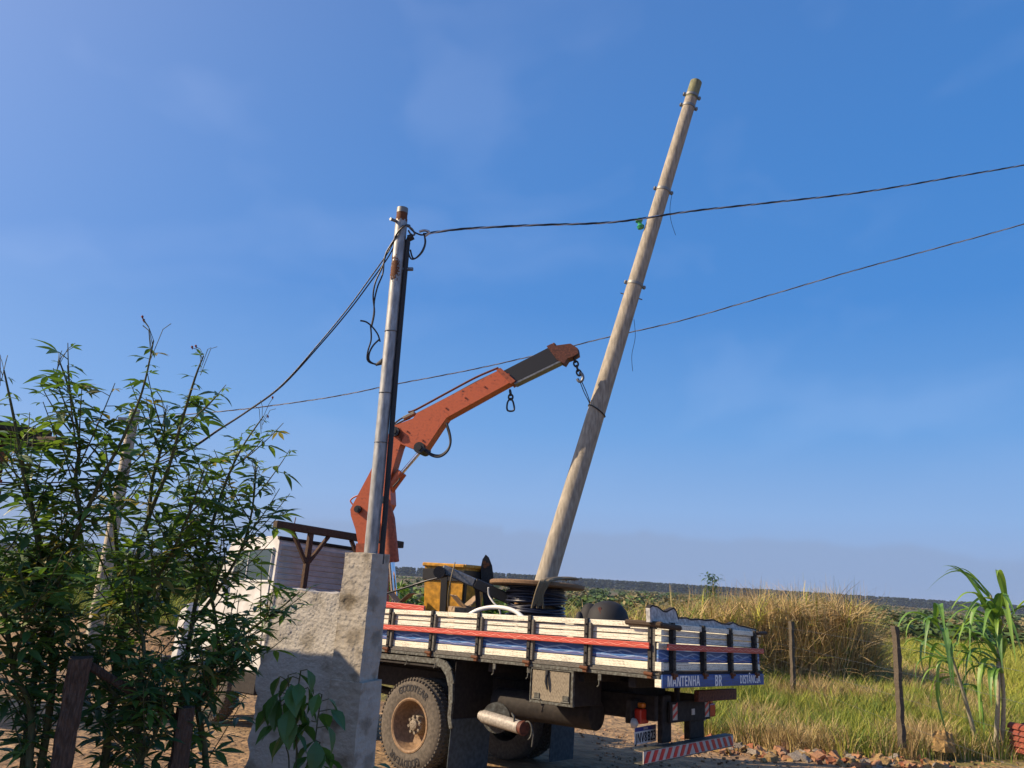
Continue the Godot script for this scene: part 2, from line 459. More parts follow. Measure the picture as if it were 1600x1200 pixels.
func make_ground() -> void:
	var nz := FastNoiseLite.new()
	nz.seed = 21; nz.frequency = 0.35; nz.fractal_octaves = 4
	var nb := FastNoiseLite.new()
	nb.seed = 22; nb.frequency = 0.02; nb.fractal_octaves = 4
	var xs := []
	var zs := []
	var x := -40.0
	while x <= 45.0:
		xs.append(x); x += 0.3
	for e in [60, 85, 120, 180, 300, 500, 900, 1600, 3000]:
		xs.append(float(e)); xs.push_front(-float(e) + 5.0)
	var z := 12.0
	while z >= -45.0:
		zs.append(z); z -= 0.3
	for e in [50, 57, 65, 75, 88, 105, 130, 160, 200, 260, 340, 450, 600, 800, 1100, 1600, 2400, 4000]:
		zs.append(-float(e))
	zs.push_front(60.0); zs.push_front(600.0)
	var nx := xs.size()
	var nzc := zs.size()
	var vs := PackedVector3Array()
	var cs := PackedColorArray()
	var ix := PackedInt32Array()
	for j in nzc:
		for i in nx:
			var X: float = xs[i]
			var Z: float = zs[j]
			var near := 1.0 if (X > -40 and X < 45 and Z > -45) else 0.0
			var h := ground_h(X, Z) + near * (0.025 * nz.get_noise_2d(X, Z) + 0.012 * nz.get_noise_2d(X * 4.0, Z * 4.0))
			vs.append(Vector3(X, h, Z))
			# soil, field, far fields: colours of the ground itself, with ragged borders
			var n1 := nz.get_noise_2d(X * 0.8, Z * 0.8)
			var n2 := nb.get_noise_2d(X, Z)
			var soil := Color(0.50, 0.35, 0.19).lerp(Color(0.38, 0.24, 0.12), 0.5 + 0.9 * n1 + 0.6 * n2)
			var grass := Color(0.19, 0.21, 0.035).lerp(Color(0.25, 0.22, 0.06), 0.5 + 1.2 * n2)
			var wedge := 3.9 + 0.5 * n1                                     # field border along the fence
			var f := 0.0
			if X > wedge + max(0.0, (Z + 13.2)) * 1.6 and Z < -12.6 + 0.4 * n1: f = 1.0
			if Z < -17.5 + 0.6 * n1 and X > -4.0: f = 1.0
			if Z < -20.5 + 0.8 * n1: f = 1.0
			var c := soil.lerp(grass, f)
			if Z < -60.0:
				c = Color(0.10, 0.125, 0.035).lerp(Color(0.22, 0.165, 0.085), clamp(0.45 + 2.2 * nb.get_noise_2d(X * 0.25, Z * 0.9), 0.0, 1.0))
			cs.append(c)
	for j in nzc - 1:
		for i in nx - 1:
			var a := j * nx + i
			ix.append_array([a, a + nx, a + 1, a + 1, a + nx, a + nx + 1])
	var st := SurfaceTool.new()
	st.begin(Mesh.PRIMITIVE_TRIANGLES)
	for k in vs.size():
		st.set_color(cs[k]); st.set_uv(Vector2(vs[k].x, vs[k].z)); st.add_vertex(vs[k])
	for k in ix: st.add_index(k)
	st.generate_normals()
	var m := StandardMaterial3D.new()
	m.vertex_color_use_as_albedo = true; m.roughness = 0.95
	m.albedo_texture = M.mott; m.uv1_triplanar = true; m.uv1_world_triplanar = true; m.uv1_scale = Vector3(0.35, 0.35, 0.35)
	m.normal_enabled = true; m.normal_texture = M.bump; m.normal_scale = 1.5
	kind(obj("ground", st.commit(), m), "structure")

# ---------------------------------------------------------------- truck
func wheel(parent: Node3D, at: Vector3, side: float, width: float, mat_t: Material, detail := true) -> void:
	# axis along z; side = +1 outer face towards +z (the camera side)
	var w := part("wheel", parent, at)
	var t := Transform3D(Basis(Vector3.RIGHT, PI / 2 * side), Vector3.ZERO)   # local y -> +z * side
	var h := width / 2
	var ty := MB.new()
	ty.lathe(t, [Vector2(0.275, h * 0.86), Vector2(0.30, h * 0.95), Vector2(0.36, h), Vector2(0.43, h * 0.97), Vector2(0.475, h * 0.86), Vector2(0.497, h * 0.66), Vector2(0.505, h * 0.3), Vector2(0.505, -h * 0.3), Vector2(0.497, -h * 0.66), Vector2(0.475, -h * 0.86), Vector2(0.43, -h * 0.97), Vector2(0.36, -h), Vector2(0.275, -h * 0.86), Vector2(0.27, 0), Vector2(0.275, h * 0.86)], 56, true)
	obj("tyre", ty, mat_t, w)
	if not detail: return
	var tr := MB.new()                                             # tread lugs round the shoulder
	for k in 64:
		var a := TAU * k / 64
		var d := Vector3(cos(a), sin(a), 0)
		for sh in [0.78, -0.78, 0.3, -0.3]:
			var c: Vector3 = d * (0.486 if abs(sh) > 0.5 else 0.502) + Vector3(0, 0, h * sh * side)
			tr.box(Transform3D(Basis(d, Vector3(-d.y, d.x, 0), Vector3(0, 0, 1)), c), Vector3(0.022, 0.026, h * 0.36), 0.004)
	obj("tread", tr, mat_t, w)
	var rm := MB.new()
	rm.lathe(t, [Vector2(0.29, h * 0.80), Vector2(0.292, h * 0.98), Vector2(0.278, h * 1.0), Vector2(0.262, h * 0.93), Vector2(0.252, h * 0.55), Vector2(0.236, -h * 0.1), Vector2(0.215, -h * 0.42), Vector2(0.16, -h * 0.52), Vector2(0.105, -h * 0.5), Vector2(0.0, -h * 0.5)], 48, false)
	obj("rim", rm, M.rim, w)
	var hb := MB.new()
	hb.lathe(t, [Vector2(0.105, -h * 0.5), Vector2(0.10, h * 0.12), Vector2(0.085, h * 0.2), Vector2(0.062, h * 0.22), Vector2(0.055, h * 0.46), Vector2(0.03, h * 0.52), Vector2(0.0, h * 0.52)], 20, false)
	for k in 8:
		var a := TAU * k / 8 + 0.2
		hb.lathe(Transform3D(t.basis, Vector3(cos(a) * 0.088, sin(a) * 0.088, 0)), [Vector2(0.017, 0.0), Vector2(0.017, h * 0.36), Vector2(0.0, h * 0.37)], 6)
	obj("hub", hb, M.hub, w)
	if side > 0 and width < 0.3:
		var word := "GOODYEAR"
		for k in word.length():
			for rot in [0.0, PI]:
				var a: float = PI / 2 + 0.36 - 0.155 * k + rot + 0.12
				var o := text_mesh(word[k], 0.075, M.ink, "lettering", w)
				o.transform = Transform3D(Basis(Vector3(0, 0, 1), a - PI / 2), Vector3(cos(a) * 0.395, sin(a) * 0.395, h * 0.985 + 0.004))
func text_mesh(s: String, size: float, m: Material, called: String, parent: Node, depth := 0.002) -> MeshInstance3D:
	var f := SystemFont.new()
	f.font_names = PackedStringArray(["Droid Sans"])
	f.font_weight = 700
	var t := TextMesh.new()
	t.text = s; t.font = f; t.font_size = 64; t.pixel_size = size / 46.0; t.depth = depth; t.curve_step = 2.0
	return obj(called, t, m, parent)

func gate_boards(parent: Node3D, dir: Vector3, out: Vector3, start: Vector3, length: float, stakes: Array) -> void:
	# one drop side: boards, stakes and rub rail; out points away from the bed
	var b := Basis(dir, Vector3.UP, dir.cross(Vector3.UP))
	if b.z.dot(out) < 0: b = Basis(-dir, Vector3.UP, (-dir).cross(Vector3.UP))
	var rows := [[-0.004, -0.056, M.p_plain, 0.042, -0.045], [-0.064, -0.114, M.p_white, 0.025, -0.066], [-0.122, -0.178, M.p_white, 0.025, -0.066], [-0.186, -0.240, M.p_plain, 0.025, -0.066], [-0.247, -0.352, M.p_blue, 0.025, -0.066], [-0.358, -0.425, M.p_plain, 0.03, -0.062]]
	var mid := start + dir * length * 0.5
	for r in rows:
		var m := MB.new()
		m.box(Transform3D(b, Vector3.ZERO), Vector3(length, r[0] - r[1], r[3]), 0.004)
		var o := obj("plank", m, r[2], parent)
		o.position = mid + out * r[4] + Vector3(0, (r[0] + r[1]) * 0.5, 0)
		o.rotation = Vector3(0, 0, rng.randf_range(-0.0006, 0.0006))
	for s in stakes:
		var p: Vector3 = start + dir * s
		var m := MB.new()
		m.box(Transform3D(b, p + out * -0.025 + Vector3(0, -0.228, 0)), Vector3(0.042, 0.47, 0.05), 0.004)
		for k in 5:
			m.bx(p + out * 0.003 + Vector3(0, -0.05 - 0.09 * k, 0), Vector3(0.016, 0.016, 0.016), 0.003)
		obj("stake", m, M.stake, parent)
		var wp := MB.new()
		wp.box(Transform3D(b, p + dir * 0.040 + out * -0.030 + Vector3(0, -0.235, 0)), Vector3(0.034, 0.40, 0.038), 0.004)
		obj("stake_batten", wp, M.greywood, parent)
		var hg := MB.new()
		hg.tube(PackedVector3Array([p + out * 0.005 + dir * -0.05 + Vector3(0, -0.455, 0), p + out * 0.005 + dir * 0.035 + Vector3(0, -0.462, 0)]), [0.017], 8)
		hg.box(Transform3D(b, p + out * -0.01 + Vector3(0, -0.475, 0)), Vector3(0.05, 0.05, 0.03), 0.004)
		obj("hinge", hg, M.rust, parent)
	var rr := MB.new()
	rr.box(Transform3D(b, Vector3.ZERO), Vector3(length - 0.1, 0.056, 0.024), 0.004)
	var ro := obj("rub_rail", rr, M.p_red, parent)
	ro.position = mid + out * 0.013 + Vector3(0, -0.214, 0)

func make_truck() -> void:
	var T := thing("crane_truck", "flatbed truck with wooden drop sides and orange loader crane", "truck")
	T.transform = truck_tf
	# --- bed
	var deck := part("deck", T)
	for k in 14:
		var m := MB.new()
		m.bx(V(-3.0, -0.445, 0.12 + 0.17 * k), Vector3(6.15, 0.03, 0.162), 0.003)
		obj("deck_plank", m, M.deck, deck)
	var sill := MB.new()
	sill.bx(V(-3.0, -0.449, 0.055), Vector3(6.2, 0.04, 0.05), 0.004)
	obj("sill", sill, M.greywood, T)
	var ed := MB.new()
	ed.bx(V(-3.0, -0.487, 0.045), Vector3(6.2, 0.03, 0.06), 0.003)
	obj("edge_rail", ed, M.edge, T)
	var ed2 := MB.new()
	ed2.bx(V(-3.0, -0.487, 2.405), Vector3(6.2, 0.03, 0.06), 0.003)
	obj("edge_rail", ed2, M.edge, T)
	for k in 11:
		var m := MB.new()
		m.bx(V(-0.25 - 0.58 * k, -0.55, 1.225), Vector3(0.08, 0.10, 2.2), 0.004)
		obj("cross_bearer", m, M.frame, T)
	for k in 5:                                                     # small hooks under the edge
		var m := MB.new()
		var c := V(-0.55 - 0.66 * k - 0.2 * (k % 2), -0.53, 0.03)
		m.bx(c, Vector3(0.04, 0.07, 0.012), 0.003)
		m.tube(PackedVector3Array([c + Vector3(0, -0.03, 0.01), c + Vector3(0.0, -0.075, 0.012), c + Vector3(-0.02, -0.09, 0.012)]), [0.006], 6)
		obj("rope_hook", m, M.edge, T)
	var near := part("side_gate", T)
	var st := []
	for i in 9: st.append(6.1 - 0.707 * i)
	gate_boards(near, Vector3.RIGHT, Vector3(0, 0, 1), V(-6.1, 0, 0), 6.16, st)
	var far := part("side_gate", T)
	gate_boards(far, Vector3.RIGHT, Vector3(0, 0, -1), V(-6.1, 0, 2.45), 6.16, st)
	var tail := part("tailgate", T)
	gate_boards(tail, Vector3(0, 0, -1), Vector3(1, 0, 0), V(0.14, 0, 0.02), 2.41, [0.21, 0.87, 1.535, 2.197])
	for q in [[-0.39, 0.08], [-0.535, 0.07], [-0.15, 0.05], [-0.09, 0.05]]:   # board ends at the near corner
		var m := MB.new()
		m.bx(V(0.085, q[0], 0.035), Vector3(0.07, q[1], 0.05), 0.004)
		obj("board_end", m, M.p_plain, tail)
	# lettered board under the tailgate
	var lb := MB.new()
	var bl := PackedVector2Array([Vector2(-1.2, 0.055), Vector2(1.2, 0.055), Vector2(1.2, -0.045), Vector2(0.7, -0.058), Vector2(0, -0.068), Vector2(-0.6, -0.068), Vector2(-1.2, -0.05)])
	var bt := Transform3D(Basis(Vector3(0, 0, -1), Vector3.UP, Vector3(1, 0, 0)), V(0.12, -0.515, 1.225))
	lb.box(Transform3D(bt.basis, bt.origin), Vector3(2.42, 0.115, 0.022), 0.004)
	var board := obj("lettered_board", lb, M.p_board, tail)
	board.set_meta("label", "blue painted board lettered MANTENHA BR DISTANCIA")
	for q in [["MANTENHA", 0.43, 0.092, 0.95, -0.515], ["BR", 1.20, 0.105, 0.95, -0.518], ["DISTÂNCIA", 2.03, 0.082, 0.95, -0.512]]:
		var o := text_mesh(q[0], q[2], M.letter, "lettering", tail)
		o.transform = Transform3D(Basis(Vector3(0, 0, -1) * q[3], Vector3.UP, Vector3(1, 0, 0)), V(0.134, q[4], q[1]))
	var ds := MB.new()
	ds.bx(V(0.105, -0.444, 1.225), Vector3(0.03, 0.03, 2.42), 0.003)
	obj("tail_sill", ds, M.frame, tail)
	# weathered boards standing on the tailgate
	for poly in [[[1012, 950], [1016, 946.5], [1025, 949], [1033, 955.5], [1038, 956.5], [1045, 953], [1050, 950.5], [1054, 956], [1057, 968], [1058, 978], [1013, 972]], [[1058, 966], [1070, 966], [1078, 969], [1090, 968], [1100, 970], [1112, 969], [1125, 975], [1137, 976], [1143, 973], [1152, 978], [1179, 984], [1179, 999], [1150, 993], [1100, 985], [1058, 977]]]:
		var pg := PackedVector2Array()
		var top := PackedVector3Array()
		for q in poly:
			var l := TU(q[0], q[1], 0.02)
			pg.append(Vector2(-l.z, l.y))
		var m := MB.new()
		var pt := Transform3D(Basis(Vector3(0, 0, -1), Vector3.UP, Vector3(1, 0, 0)), V(0.02, 0, 0))
		m.prism(pt, pg, 0.02)
		var o := obj("top_board", m, M.p_old, tail)
		for k in poly.size() - (2 if poly.size() < 12 else 4):
			top.append(pt * Vector3(pg[k].x, pg[k].y + 0.004, 0))
		var e := MB.new()
		for k in top.size() - 1:
			e.bar(top[k], top[k + 1], 0.05, 0.014, Vector3.UP, 0.003)
		obj("charred_edge", e, M.frame, o)
	var hd := MB.new()
	hd.bar(V(-0.26, -0.012, 0.0), V(0.14, -0.02, 0.0), 0.05, 0.05, Vector3.UP, 0.014)
	hd.bar(V(0.11, -0.025, 0.0), V(0.14, -0.04, 0.35), 0.05, 0.05, Vector3.UP, 0.014)
	obj("corner_bar", hd, M.oldwood, tail)
	hd = MB.new()
	hd.bar(V(0.14, -0.02, 2.25), V(0.14, -0.01, 2.52), 0.045, 0.04, Vector3.UP, 0.014)
	obj("corner_bar", hd, M.oldwood, tail)
	# front rack of the bed: beam on braced posts
	var rack := part("front_rack", T)
	var bm := MB.new()
	bm.bar(V(-6.13, 1.10, -0.03), V(-6.13, 1.10, 2.52), 0.12, 0.11, Vector3.UP, 0.012)
	obj("beam", bm, M.oldwood, rack)
	for vv in [0.62, 1.75]:
		var m := MB.new()
		m.bar(V(-6.13, -0.43, vv), V(-6.13, 1.045, vv), 0.075, 0.075, Vector3.RIGHT, 0.006)
		obj("rack_post", m, M.oldwood_v, rack)
		for s in [-1, 1]:
			var br := MB.new()
			br.bar(V(-6.13, 0.62, vv + 0.03 * s), V(-6.13, 1.05, vv + 0.34 * s), 0.05, 0.06, Vector3.RIGHT, 0.006)
			obj("rack_brace", br, M.oldwood_v, rack)
	var nail := MB.new()
	nail.tube(PackedVector3Array([V(-6.13, 1.15, 0.3), V(-6.13, 1.25, 0.31)]), [0.007], 6)
	obj("peg", nail, M.rust, rack)
	for k in 3:                                                      # front boards of the bed
		var m := MB.new()
		m.bx(V(-6.08, -0.08 - 0.13 * k, 1.225), Vector3(0.025, 0.115, 2.35), 0.004)
		obj("front_plank", m, M.p_plain, rack)
	# --- chassis
	for vv in [0.8, 1.65]:
		var m := MB.new()
		m.bx(V(-4.6, -0.82, vv), Vector3(8.5, 0.24, 0.07), 0.01)
		obj("chassis_rail", m, M.frame, T)
		var ls := MB.new()                                          # leaf springs over the rear axle
		for k in 6:
			ls.bar(V(-3.12 - 0.62 + 0.09 * k, -1.02 - 0.02 * k, vv), V(-3.12 + 0.62 - 0.09 * k, -1.02 - 0.02 * k, vv), 0.08, 0.016)
		obj("leaf_spring", ls, M.frame, T)
	var axle := MB.new()
	axle.tube(PackedVector3Array([V(-3.12, -1.26, 0.3), V(-3.12, -1.26, 2.15)]), [0.075], 12)
	axle.lathe(Transform3D(Basis(), V(-3.12, -1.26, 1.225)), [Vector2(0, -0.2), Vector2(0.14, -0.15), Vector2(0.19, 0), Vector2(0.14, 0.15), Vector2(0, 0.2)], 16, true)
	axle.tube(PackedVector3Array([V(-3.0, -1.2, 1.225), V(-6.2, -0.95, 1.225)]), [0.05], 10)
	obj("rear_axle", axle, M.frame, T)
	var fax := MB.new()
	fax.tube(PackedVector3Array([V(-7.6, -1.26, 0.4), V(-7.6, -1.26, 2.05)]), [0.06], 10)
	obj("front_axle", fax, M.frame, T)
	wheel(T, V(-3.12, -1.26, 0.205), 1, 0.25, M.tyre)
	wheel(T, V(-3.12, -1.26, 0.52), -1, 0.25, M.tyre, false)
	wheel(T, V(-3.12, -1.26, 2.245), -1, 0.25, M.tyre)
	wheel(T, V(-3.12, -1.26, 1.93), 1, 0.25, M.tyre, false)
	wheel(T, V(-7.6, -1.26, 0.36), 1, 0.25, M.tyre)
	wheel(T, V(-7.6, -1.26, 2.09), -1, 0.25, M.tyre)
	# fender bar and mud flaps
	var fb := MB.new()
	var fp := [V(-3.95, -0.55, 0.035), V(-2.72, -0.545, 0.035), V(-2.60, -0.57, 0.035), V(-2.52, -0.64, 0.035), V(-2.47, -0.76, 0.035), V(-2.45, -0.95, 0.035), V(-2.455, -1.10, 0.035), V(-2.42, -1.20, 0.035)]
	var wd := [0.05, 0.07, 0.10, 0.12, 0.075, 0.055, 0.055, 0.05]
	for k in fp.size() - 1:
		fb.bar(fp[k], fp[k + 1] + (fp[k + 1] - fp[k]).normalized() * 0.012, 0.03 + 0.0006 * k, (wd[k] + wd[k + 1]) * 0.5, Vector3.UP if k < 3 else Vector3.RIGHT, 0.004)
	obj("fender_bar", fb, M.edge, T)
	var arch := MB.new()
	arch.bx(V(-3.2, -0.60, 0.35), Vector3(1.35, 0.02, 0.62))
	obj("wheel_arch", arch, M.frame, T)
	for q in [[0.06, 0.72, -0.52, -1.12, M.frame], [0.05, 0.72, -1.12, -1.70, M.flap], [1.93, 2.46, -1.22, -1.70, M.flap], [1.80, 2.42, -0.52, -1.22, M.frame]]:
		var m := MB.new()
		m.box(Transform3D(Basis(Vector3(0, 0, 1), -0.03 if q[4] == M.flap else 0.0), V(-2.45, (q[2] + q[3]) * 0.5, (q[0] + q[1]) * 0.5)), Vector3(0.012, q[2] - q[3], q[1] - q[0]), 0.003)
		obj("mud_flap", m, q[4], T)
	# tool chest
	var tb := part("tool_chest", T)
	var c0 := MB.new()
	c0.bx(V(-1.11, -0.668, 0.30), Vector3(0.52, 0.33, 0.5), 0.006)
	obj("chest_body", c0, M.frame, tb)
	var dr := MB.new()
	dr.bx(V(-1.13, -0.665, 0.042), Vector3(0.46, 0.29, 0.02), 0.004)
	obj("chest_door", dr, M.chest, tb)
	var fr := MB.new()
	for q in [[V(-1.11, -0.825, 0.036), Vector3(0.53, 0.025, 0.03)], [V(-0.862, -0.665, 0.036), Vector3(0.03, 0.30, 0.03)], [V(-1.372, -0.665, 0.036), Vector3(0.014, 0.30, 0.03)], [V(-1.11, -0.508, 0.036), Vector3(0.53, 0.02, 0.03)]]:
		fr.bx(q[0], q[1], 0.003)
	obj("chest_frame", fr, M.edge, tb)
	for uu in [-1.29, -0.94]:
		var m := MB.new()
		m.bx(V(uu, -0.765, 0.028), Vector3(0.07, 0.05, 0.008), 0.002)
		m.tube(PackedVector3Array([V(uu - 0.05, -0.80, 0.026), V(uu + 0.05, -0.80, 0.026)]), [0.008], 6)
		obj("chest_hinge", m, M.edge, tb)
	var la := MB.new()
	la.bx(V(-1.17, -0.545, 0.02), Vector3(0.035, 0.06, 0.02), 0.004)
	la.tube(PackedVector3Array([V(-1.17, -0.56, 0.012), V(-1.165, -0.63, 0.005), V(-1.15, -0.70, 0.012)]), [0.013, 0.016, 0.008], 8)
	obj("latch", la, M.black, tb)
	# stowed stabiliser cylinder with its round foot plate
	var sc := part("stabiliser", T)
	var a0 := V(-2.08, -1.055, 0.16)
	var a1 := V(-1.44, -1.095, 0.05)
	var dirc := (a1 - a0).normalized()
	var cy := MB.new()
	cy.tube(PackedVector3Array([a0, a1 - dirc * 0.06]), [0.066], 20)
	cy.tube(PackedVector3Array([a0 - dirc * 0.05, a0 + dirc * 0.02]), [0.05], 14)
	obj("cylinder", cy, M.drycyl, sc)
	var cp := MB.new()
	cp.tube(PackedVector3Array([a1 - dirc * 0.07, a1 - dirc * 0.03]), [0.062], 20)
	cp.tube(PackedVector3Array([a1 - dirc * 0.03, a1]), [0.072, 0.070], 20)
	obj("end_cap", cp, M.rustred, sc)
	var ds2 := MB.new()
	ds2.tube(PackedVector3Array([V(-1.98, -1.06, 0.26), V(-1.97, -1.06, 0.235)]), [0.155], 28)
	obj("foot_plate", ds2, M.edge, sc)
	var hk := MB.new()
	hk.tube(PackedVector3Array([a1 + Vector3(-0.12, 0.05, 0.02), a1 + Vector3(-0.12, 0.10, 0.03), a1 + Vector3(-0.15, 0.13, 0.03)]), [0.012], 8)
	var lp := PackedVector3Array()
	for k in 13:
		var a := -1.3 + 3.6 * k / 12.0
		lp.append(a1 + Vector3(0.03 + 0.055 * cos(a), -0.015 + 0.085 * sin(a), -0.01))
	hk.tube(lp, [0.008], 8)
	hk.tube(PackedVector3Array([a1 + Vector3(0.07, 0.05, -0.02), a1 + Vector3(0.10, -0.05, -0.02), a1 + Vector3(0.08, -0.16, -0.03)]), [0.008], 8)
	obj("hose_clip", hk, M.edge, sc)
	var tank := MB.new()
	tank.tube(PackedVector3Array([V(-2.2, -0.93, 0.55), V(-0.9, -0.93, 0.55)]), [0.15], 20)
	obj("air_tank", tank, M.frame, T)
	var und := MB.new()
	und.bx(V(-1.6, -0.72, 1.2), Vector3(1.9, 0.28, 0.75), 0.02)
	obj("underbody_box", und, M.frame, T)
	# rear end
	var cb := MB.new()
	cb.bx(V(-0.2, -0.70, 1.88), Vector3(0.06, 0.115, 0.98), 0.006)
	obj("rear_beam", cb, M.rustred, T)
	var cm := part("rear_crossmember", T)
	var c2 := MB.new()
	c2.bx(V(-0.32, -0.86, 1.48), Vector3(0.03, 0.20, 0.95), 0.006)
	obj("plate", c2, M.frame, cm)
	for q in [[1.10, 1], [1.86, 1]]:
		var m := MB.new()
		m.bx(V(-0.302, -0.86, q[0]), Vector3(0.004, 0.15, 0.10))
		var o := obj("reflector", m, M.tapewhite, cm)
		var s := MB.new()
		for k in 2:
			var y0 := -0.925 + 0.075 * k
			s.prism(Transform3D(Basis(Vector3(0, 0, -1), Vector3.UP, Vector3(1, 0, 0)), V(-0.2985, 0, 0)), PackedVector2Array([Vector2(q[0] - 0.05, y0), Vector2(q[0] + 0.05, y0 + 0.055), Vector2(q[0] + 0.05, y0 + 0.085), Vector2(q[0] - 0.05, y0 + 0.035)]), 0.001)
		obj("stripe", s, M.tapered, o)
	var sk := MB.new()
	sk.bx(V(-0.302, -0.87, 1.52), Vector3(0.004, 0.06, 0.075))
	obj("sticker", sk, M.tapewhite, cm)
	for q in [[1.02, 0.20, -0.70, -1.15, 0.06], [1.70, 0.34, -0.94, -1.15, 0.08], [1.30, 0.06, -0.6, -0.78, 0.05]]:
		var m := MB.new()
		m.bx(V(-0.38, (q[2] + q[3]) * 0.5, q[0]), Vector3(q[4], q[2] - q[3], q[1]), 0.01)
		obj("bumper_bracket", m, M.frame, T)
	var bp := part("bumper", T)
	var e0 := V(-0.2, -1.21, 0.26)
	var e1 := V(-0.2, -1.185, 2.30)
	var bw := MB.new()
	bw.bar(e0, e1, 0.008, 0.105, Vector3.UP, 0.0)
	obj("face_plate", bw, M.tapewhite, bp)
	for sy in [-1.0, 1.0]:
		var fg := MB.new()
		fg.bar(e0 + Vector3(-0.045, 0.0575 * sy, 0), e1 + Vector3(-0.045, 0.0575 * sy, 0), 0.10, 0.008, Vector3.UP, 0.0)
		obj("flange", fg, M.edge, bp)
	var bb := Basis((e1 - e0).normalized(), Vector3.UP, Vector3(1, 0, 0))
	var L := (e1 - e0).length()
	for k in 14:
		var s := -L / 2 + L * (k + 0.5) / 14.0
		var sl := 0.07 if k < 7 else -0.07
		var m := MB.new()
		m.prism(Transform3D(bb, (e0 + e1) * 0.5 + Vector3(0.0065, 0, 0)), PackedVector2Array([Vector2(s - 0.038 - sl * 0.5, -0.048), Vector2(s + 0.034 - sl * 0.5, -0.048), Vector2(s + 0.034 + sl * 0.5, 0.048), Vector2(s - 0.038 + sl * 0.5, 0.048)]), 0.0012)
		obj("stripe", m, M.tapered, bp)
	var np := part("number_plate", T)
	var pb := Transform3D(Basis(Vector3(0, 0, -1), Vector3.UP, Vector3(1, 0, 0)) * Basis(Vector3(0, 0, 1), 0.03), V(-0.5, -1.08, 0.84))
	var p0 := MB.new()
	p0.box(pb, Vector3(0.44, 0.16, 0.006), 0.002)
	obj("plate", p0, M.plate, np)
	var p1 := MB.new()
	p1.box(pb.translated_local(Vector3(0, 0.060, 0.004)), Vector3(0.43, 0.038, 0.002))
	obj("blue_band", p1, M.plateblue, np)
	var pt2 := text_mesh("JNV8B23", 0.088, M.ink, "lettering", np)
	pt2.transform = pb.translated_local(Vector3(0, -0.02, 0.005)).scaled_local(Vector3(0.86, 1, 1))
	var pt3 := text_mesh("BRASIL", 0.02, M.tapewhite, "lettering", np)
	pt3.transform = pb.translated_local(Vector3(0, 0.060, 0.006))
	for q in [[0.74, 0.9], [2.33, 0.9]]:
		var tl := part("tail_lamp", T)
		var m := MB.new()
		m.bx(V(-0.56, -0.86, q[0] + 0.02), Vector3(0.07, 0.22, 0.34), 0.01)
		obj("lamp_bracket", m, M.frame, tl)
		var r1 := MB.new()
		r1.bx(V(-0.49, -0.90, q[0]), Vector3(0.08, 0.14, 0.17), 0.012)
		obj("lens", r1, M.lampred, tl)
		var r2 := MB.new()
		r2.bx(V(-0.49, -0.80, q[0] + 0.0), Vector3(0.07, 0.05, 0.06), 0.01)
		obj("lens", r2, M.lamporange, tl)
		var r3 := MB.new()
		r3.lathe(Transform3D(Basis(Vector3(0, 0, 1), -PI / 2), V(-0.52, -0.965, q[0] - 0.12)), [Vector2(0.05, 0), Vector2(0.045, 0.03), Vector2(0.02, 0.05), Vector2(0, 0.052)], 14, true)
		obj("reverse_lens", r3, M.tapewhite, tl)
	# --- cab
	var cab := part("cab", T)
	var cbm := MB.new()
	var prof := PackedVector2Array([Vector2(-6.45, -0.95), Vector2(-6.45, 0.90), Vector2(-6.53, 0.99), Vector2(-7.62, 0.97), Vector2(-7.74, 0.90), Vector2(-8.02, 0.06), Vector2(-8.75, -0.08), Vector2(-8.92, -0.2), Vector2(-8.95, -0.95), Vector2(-8.1, -0.95), Vector2(-8.02, -0.75), Vector2(-7.75, -0.62), Vector2(-7.42, -0.62), Vector2(-7.18, -0.75), Vector2(-7.1, -0.95)])
	cbm.prism(Transform3D(Basis(), V(0, 0, 1.24)), prof, 0.93)
	obj("cab_body", cbm, M.white, cab)
	var rp := part("rear_panel", cab)
	for k in 17:
		var m := MB.new()
		m.bx(V(-6.445, 0.82 - 0.085 * k, 1.24), Vector3(0.03, 0.07, 1.80), 0.010)
		obj("rib", m, M.panel, rp)
	var ro := MB.new()
	ro.bx(V(-6.47, 0.955, 1.24), Vector3(0.06, 0.05, 1.88), 0.01)
	obj("roof_gutter", ro, M.frame, cab)
	for vv in [0.302, 2.178]:
		var sg := 1.0 if vv < 1.0 else -1.0
		var d := MB.new()
		d.bx(V(-6.98, -0.08, vv), Vector3(0.92, 1.15, 0.02), 0.008)
		var dd := obj("door", d, M.white, cab)
		var hn := MB.new()
		hn.bar(V(-6.68, 0.02, vv - 0.03 * sg), V(-6.56, 0.02, vv - 0.03 * sg), 0.03, 0.03, Vector3.UP, 0.008)
		obj("handle", hn, M.black, dd)
		var wn := MB.new()
		wn.prism(Transform3D(Basis(), V(0, 0, vv - 0.004 * sg)), PackedVector2Array([Vector2(-6.56, 0.33), Vector2(-6.56, 0.78), Vector2(-7.42, 0.76), Vector2(-7.52, 0.33)]), 0.006)
		var wo := obj("window", wn, M.glass, cab)
		var wf := MB.new()
		var wp := [V(-6.54, 0.31, vv - 0.012 * sg), V(-6.54, 0.80, vv - 0.012 * sg), V(-7.43, 0.78, vv - 0.012 * sg), V(-7.55, 0.31, vv - 0.012 * sg)]
		for k in 4: wf.bar(wp[k], wp[(k + 1) % 4], 0.02, 0.035, Vector3(0, 0, 1), 0.004)
		wf.bar(V(-7.15, 0.32, vv - 0.012 * sg), V(-7.15, 0.78, vv - 0.012 * sg), 0.02, 0.025, Vector3(0, 0, 1), 0.004)
		obj("window_frame", wf, M.white, wo)
		var hl := MB.new()
		hl.lathe(Transform3D(Basis(Vector3(0, 0, 1), PI / 2), V(-8.94, -0.48, 0.55 if sg > 0 else 1.93)), [Vector2(0.11, 0), Vector2(0.10, 0.03), Vector2(0.05, 0.05), Vector2(0, 0.055)], 18, true)
		obj("headlight", hl, M.chrome, cab)
		var il := MB.new()
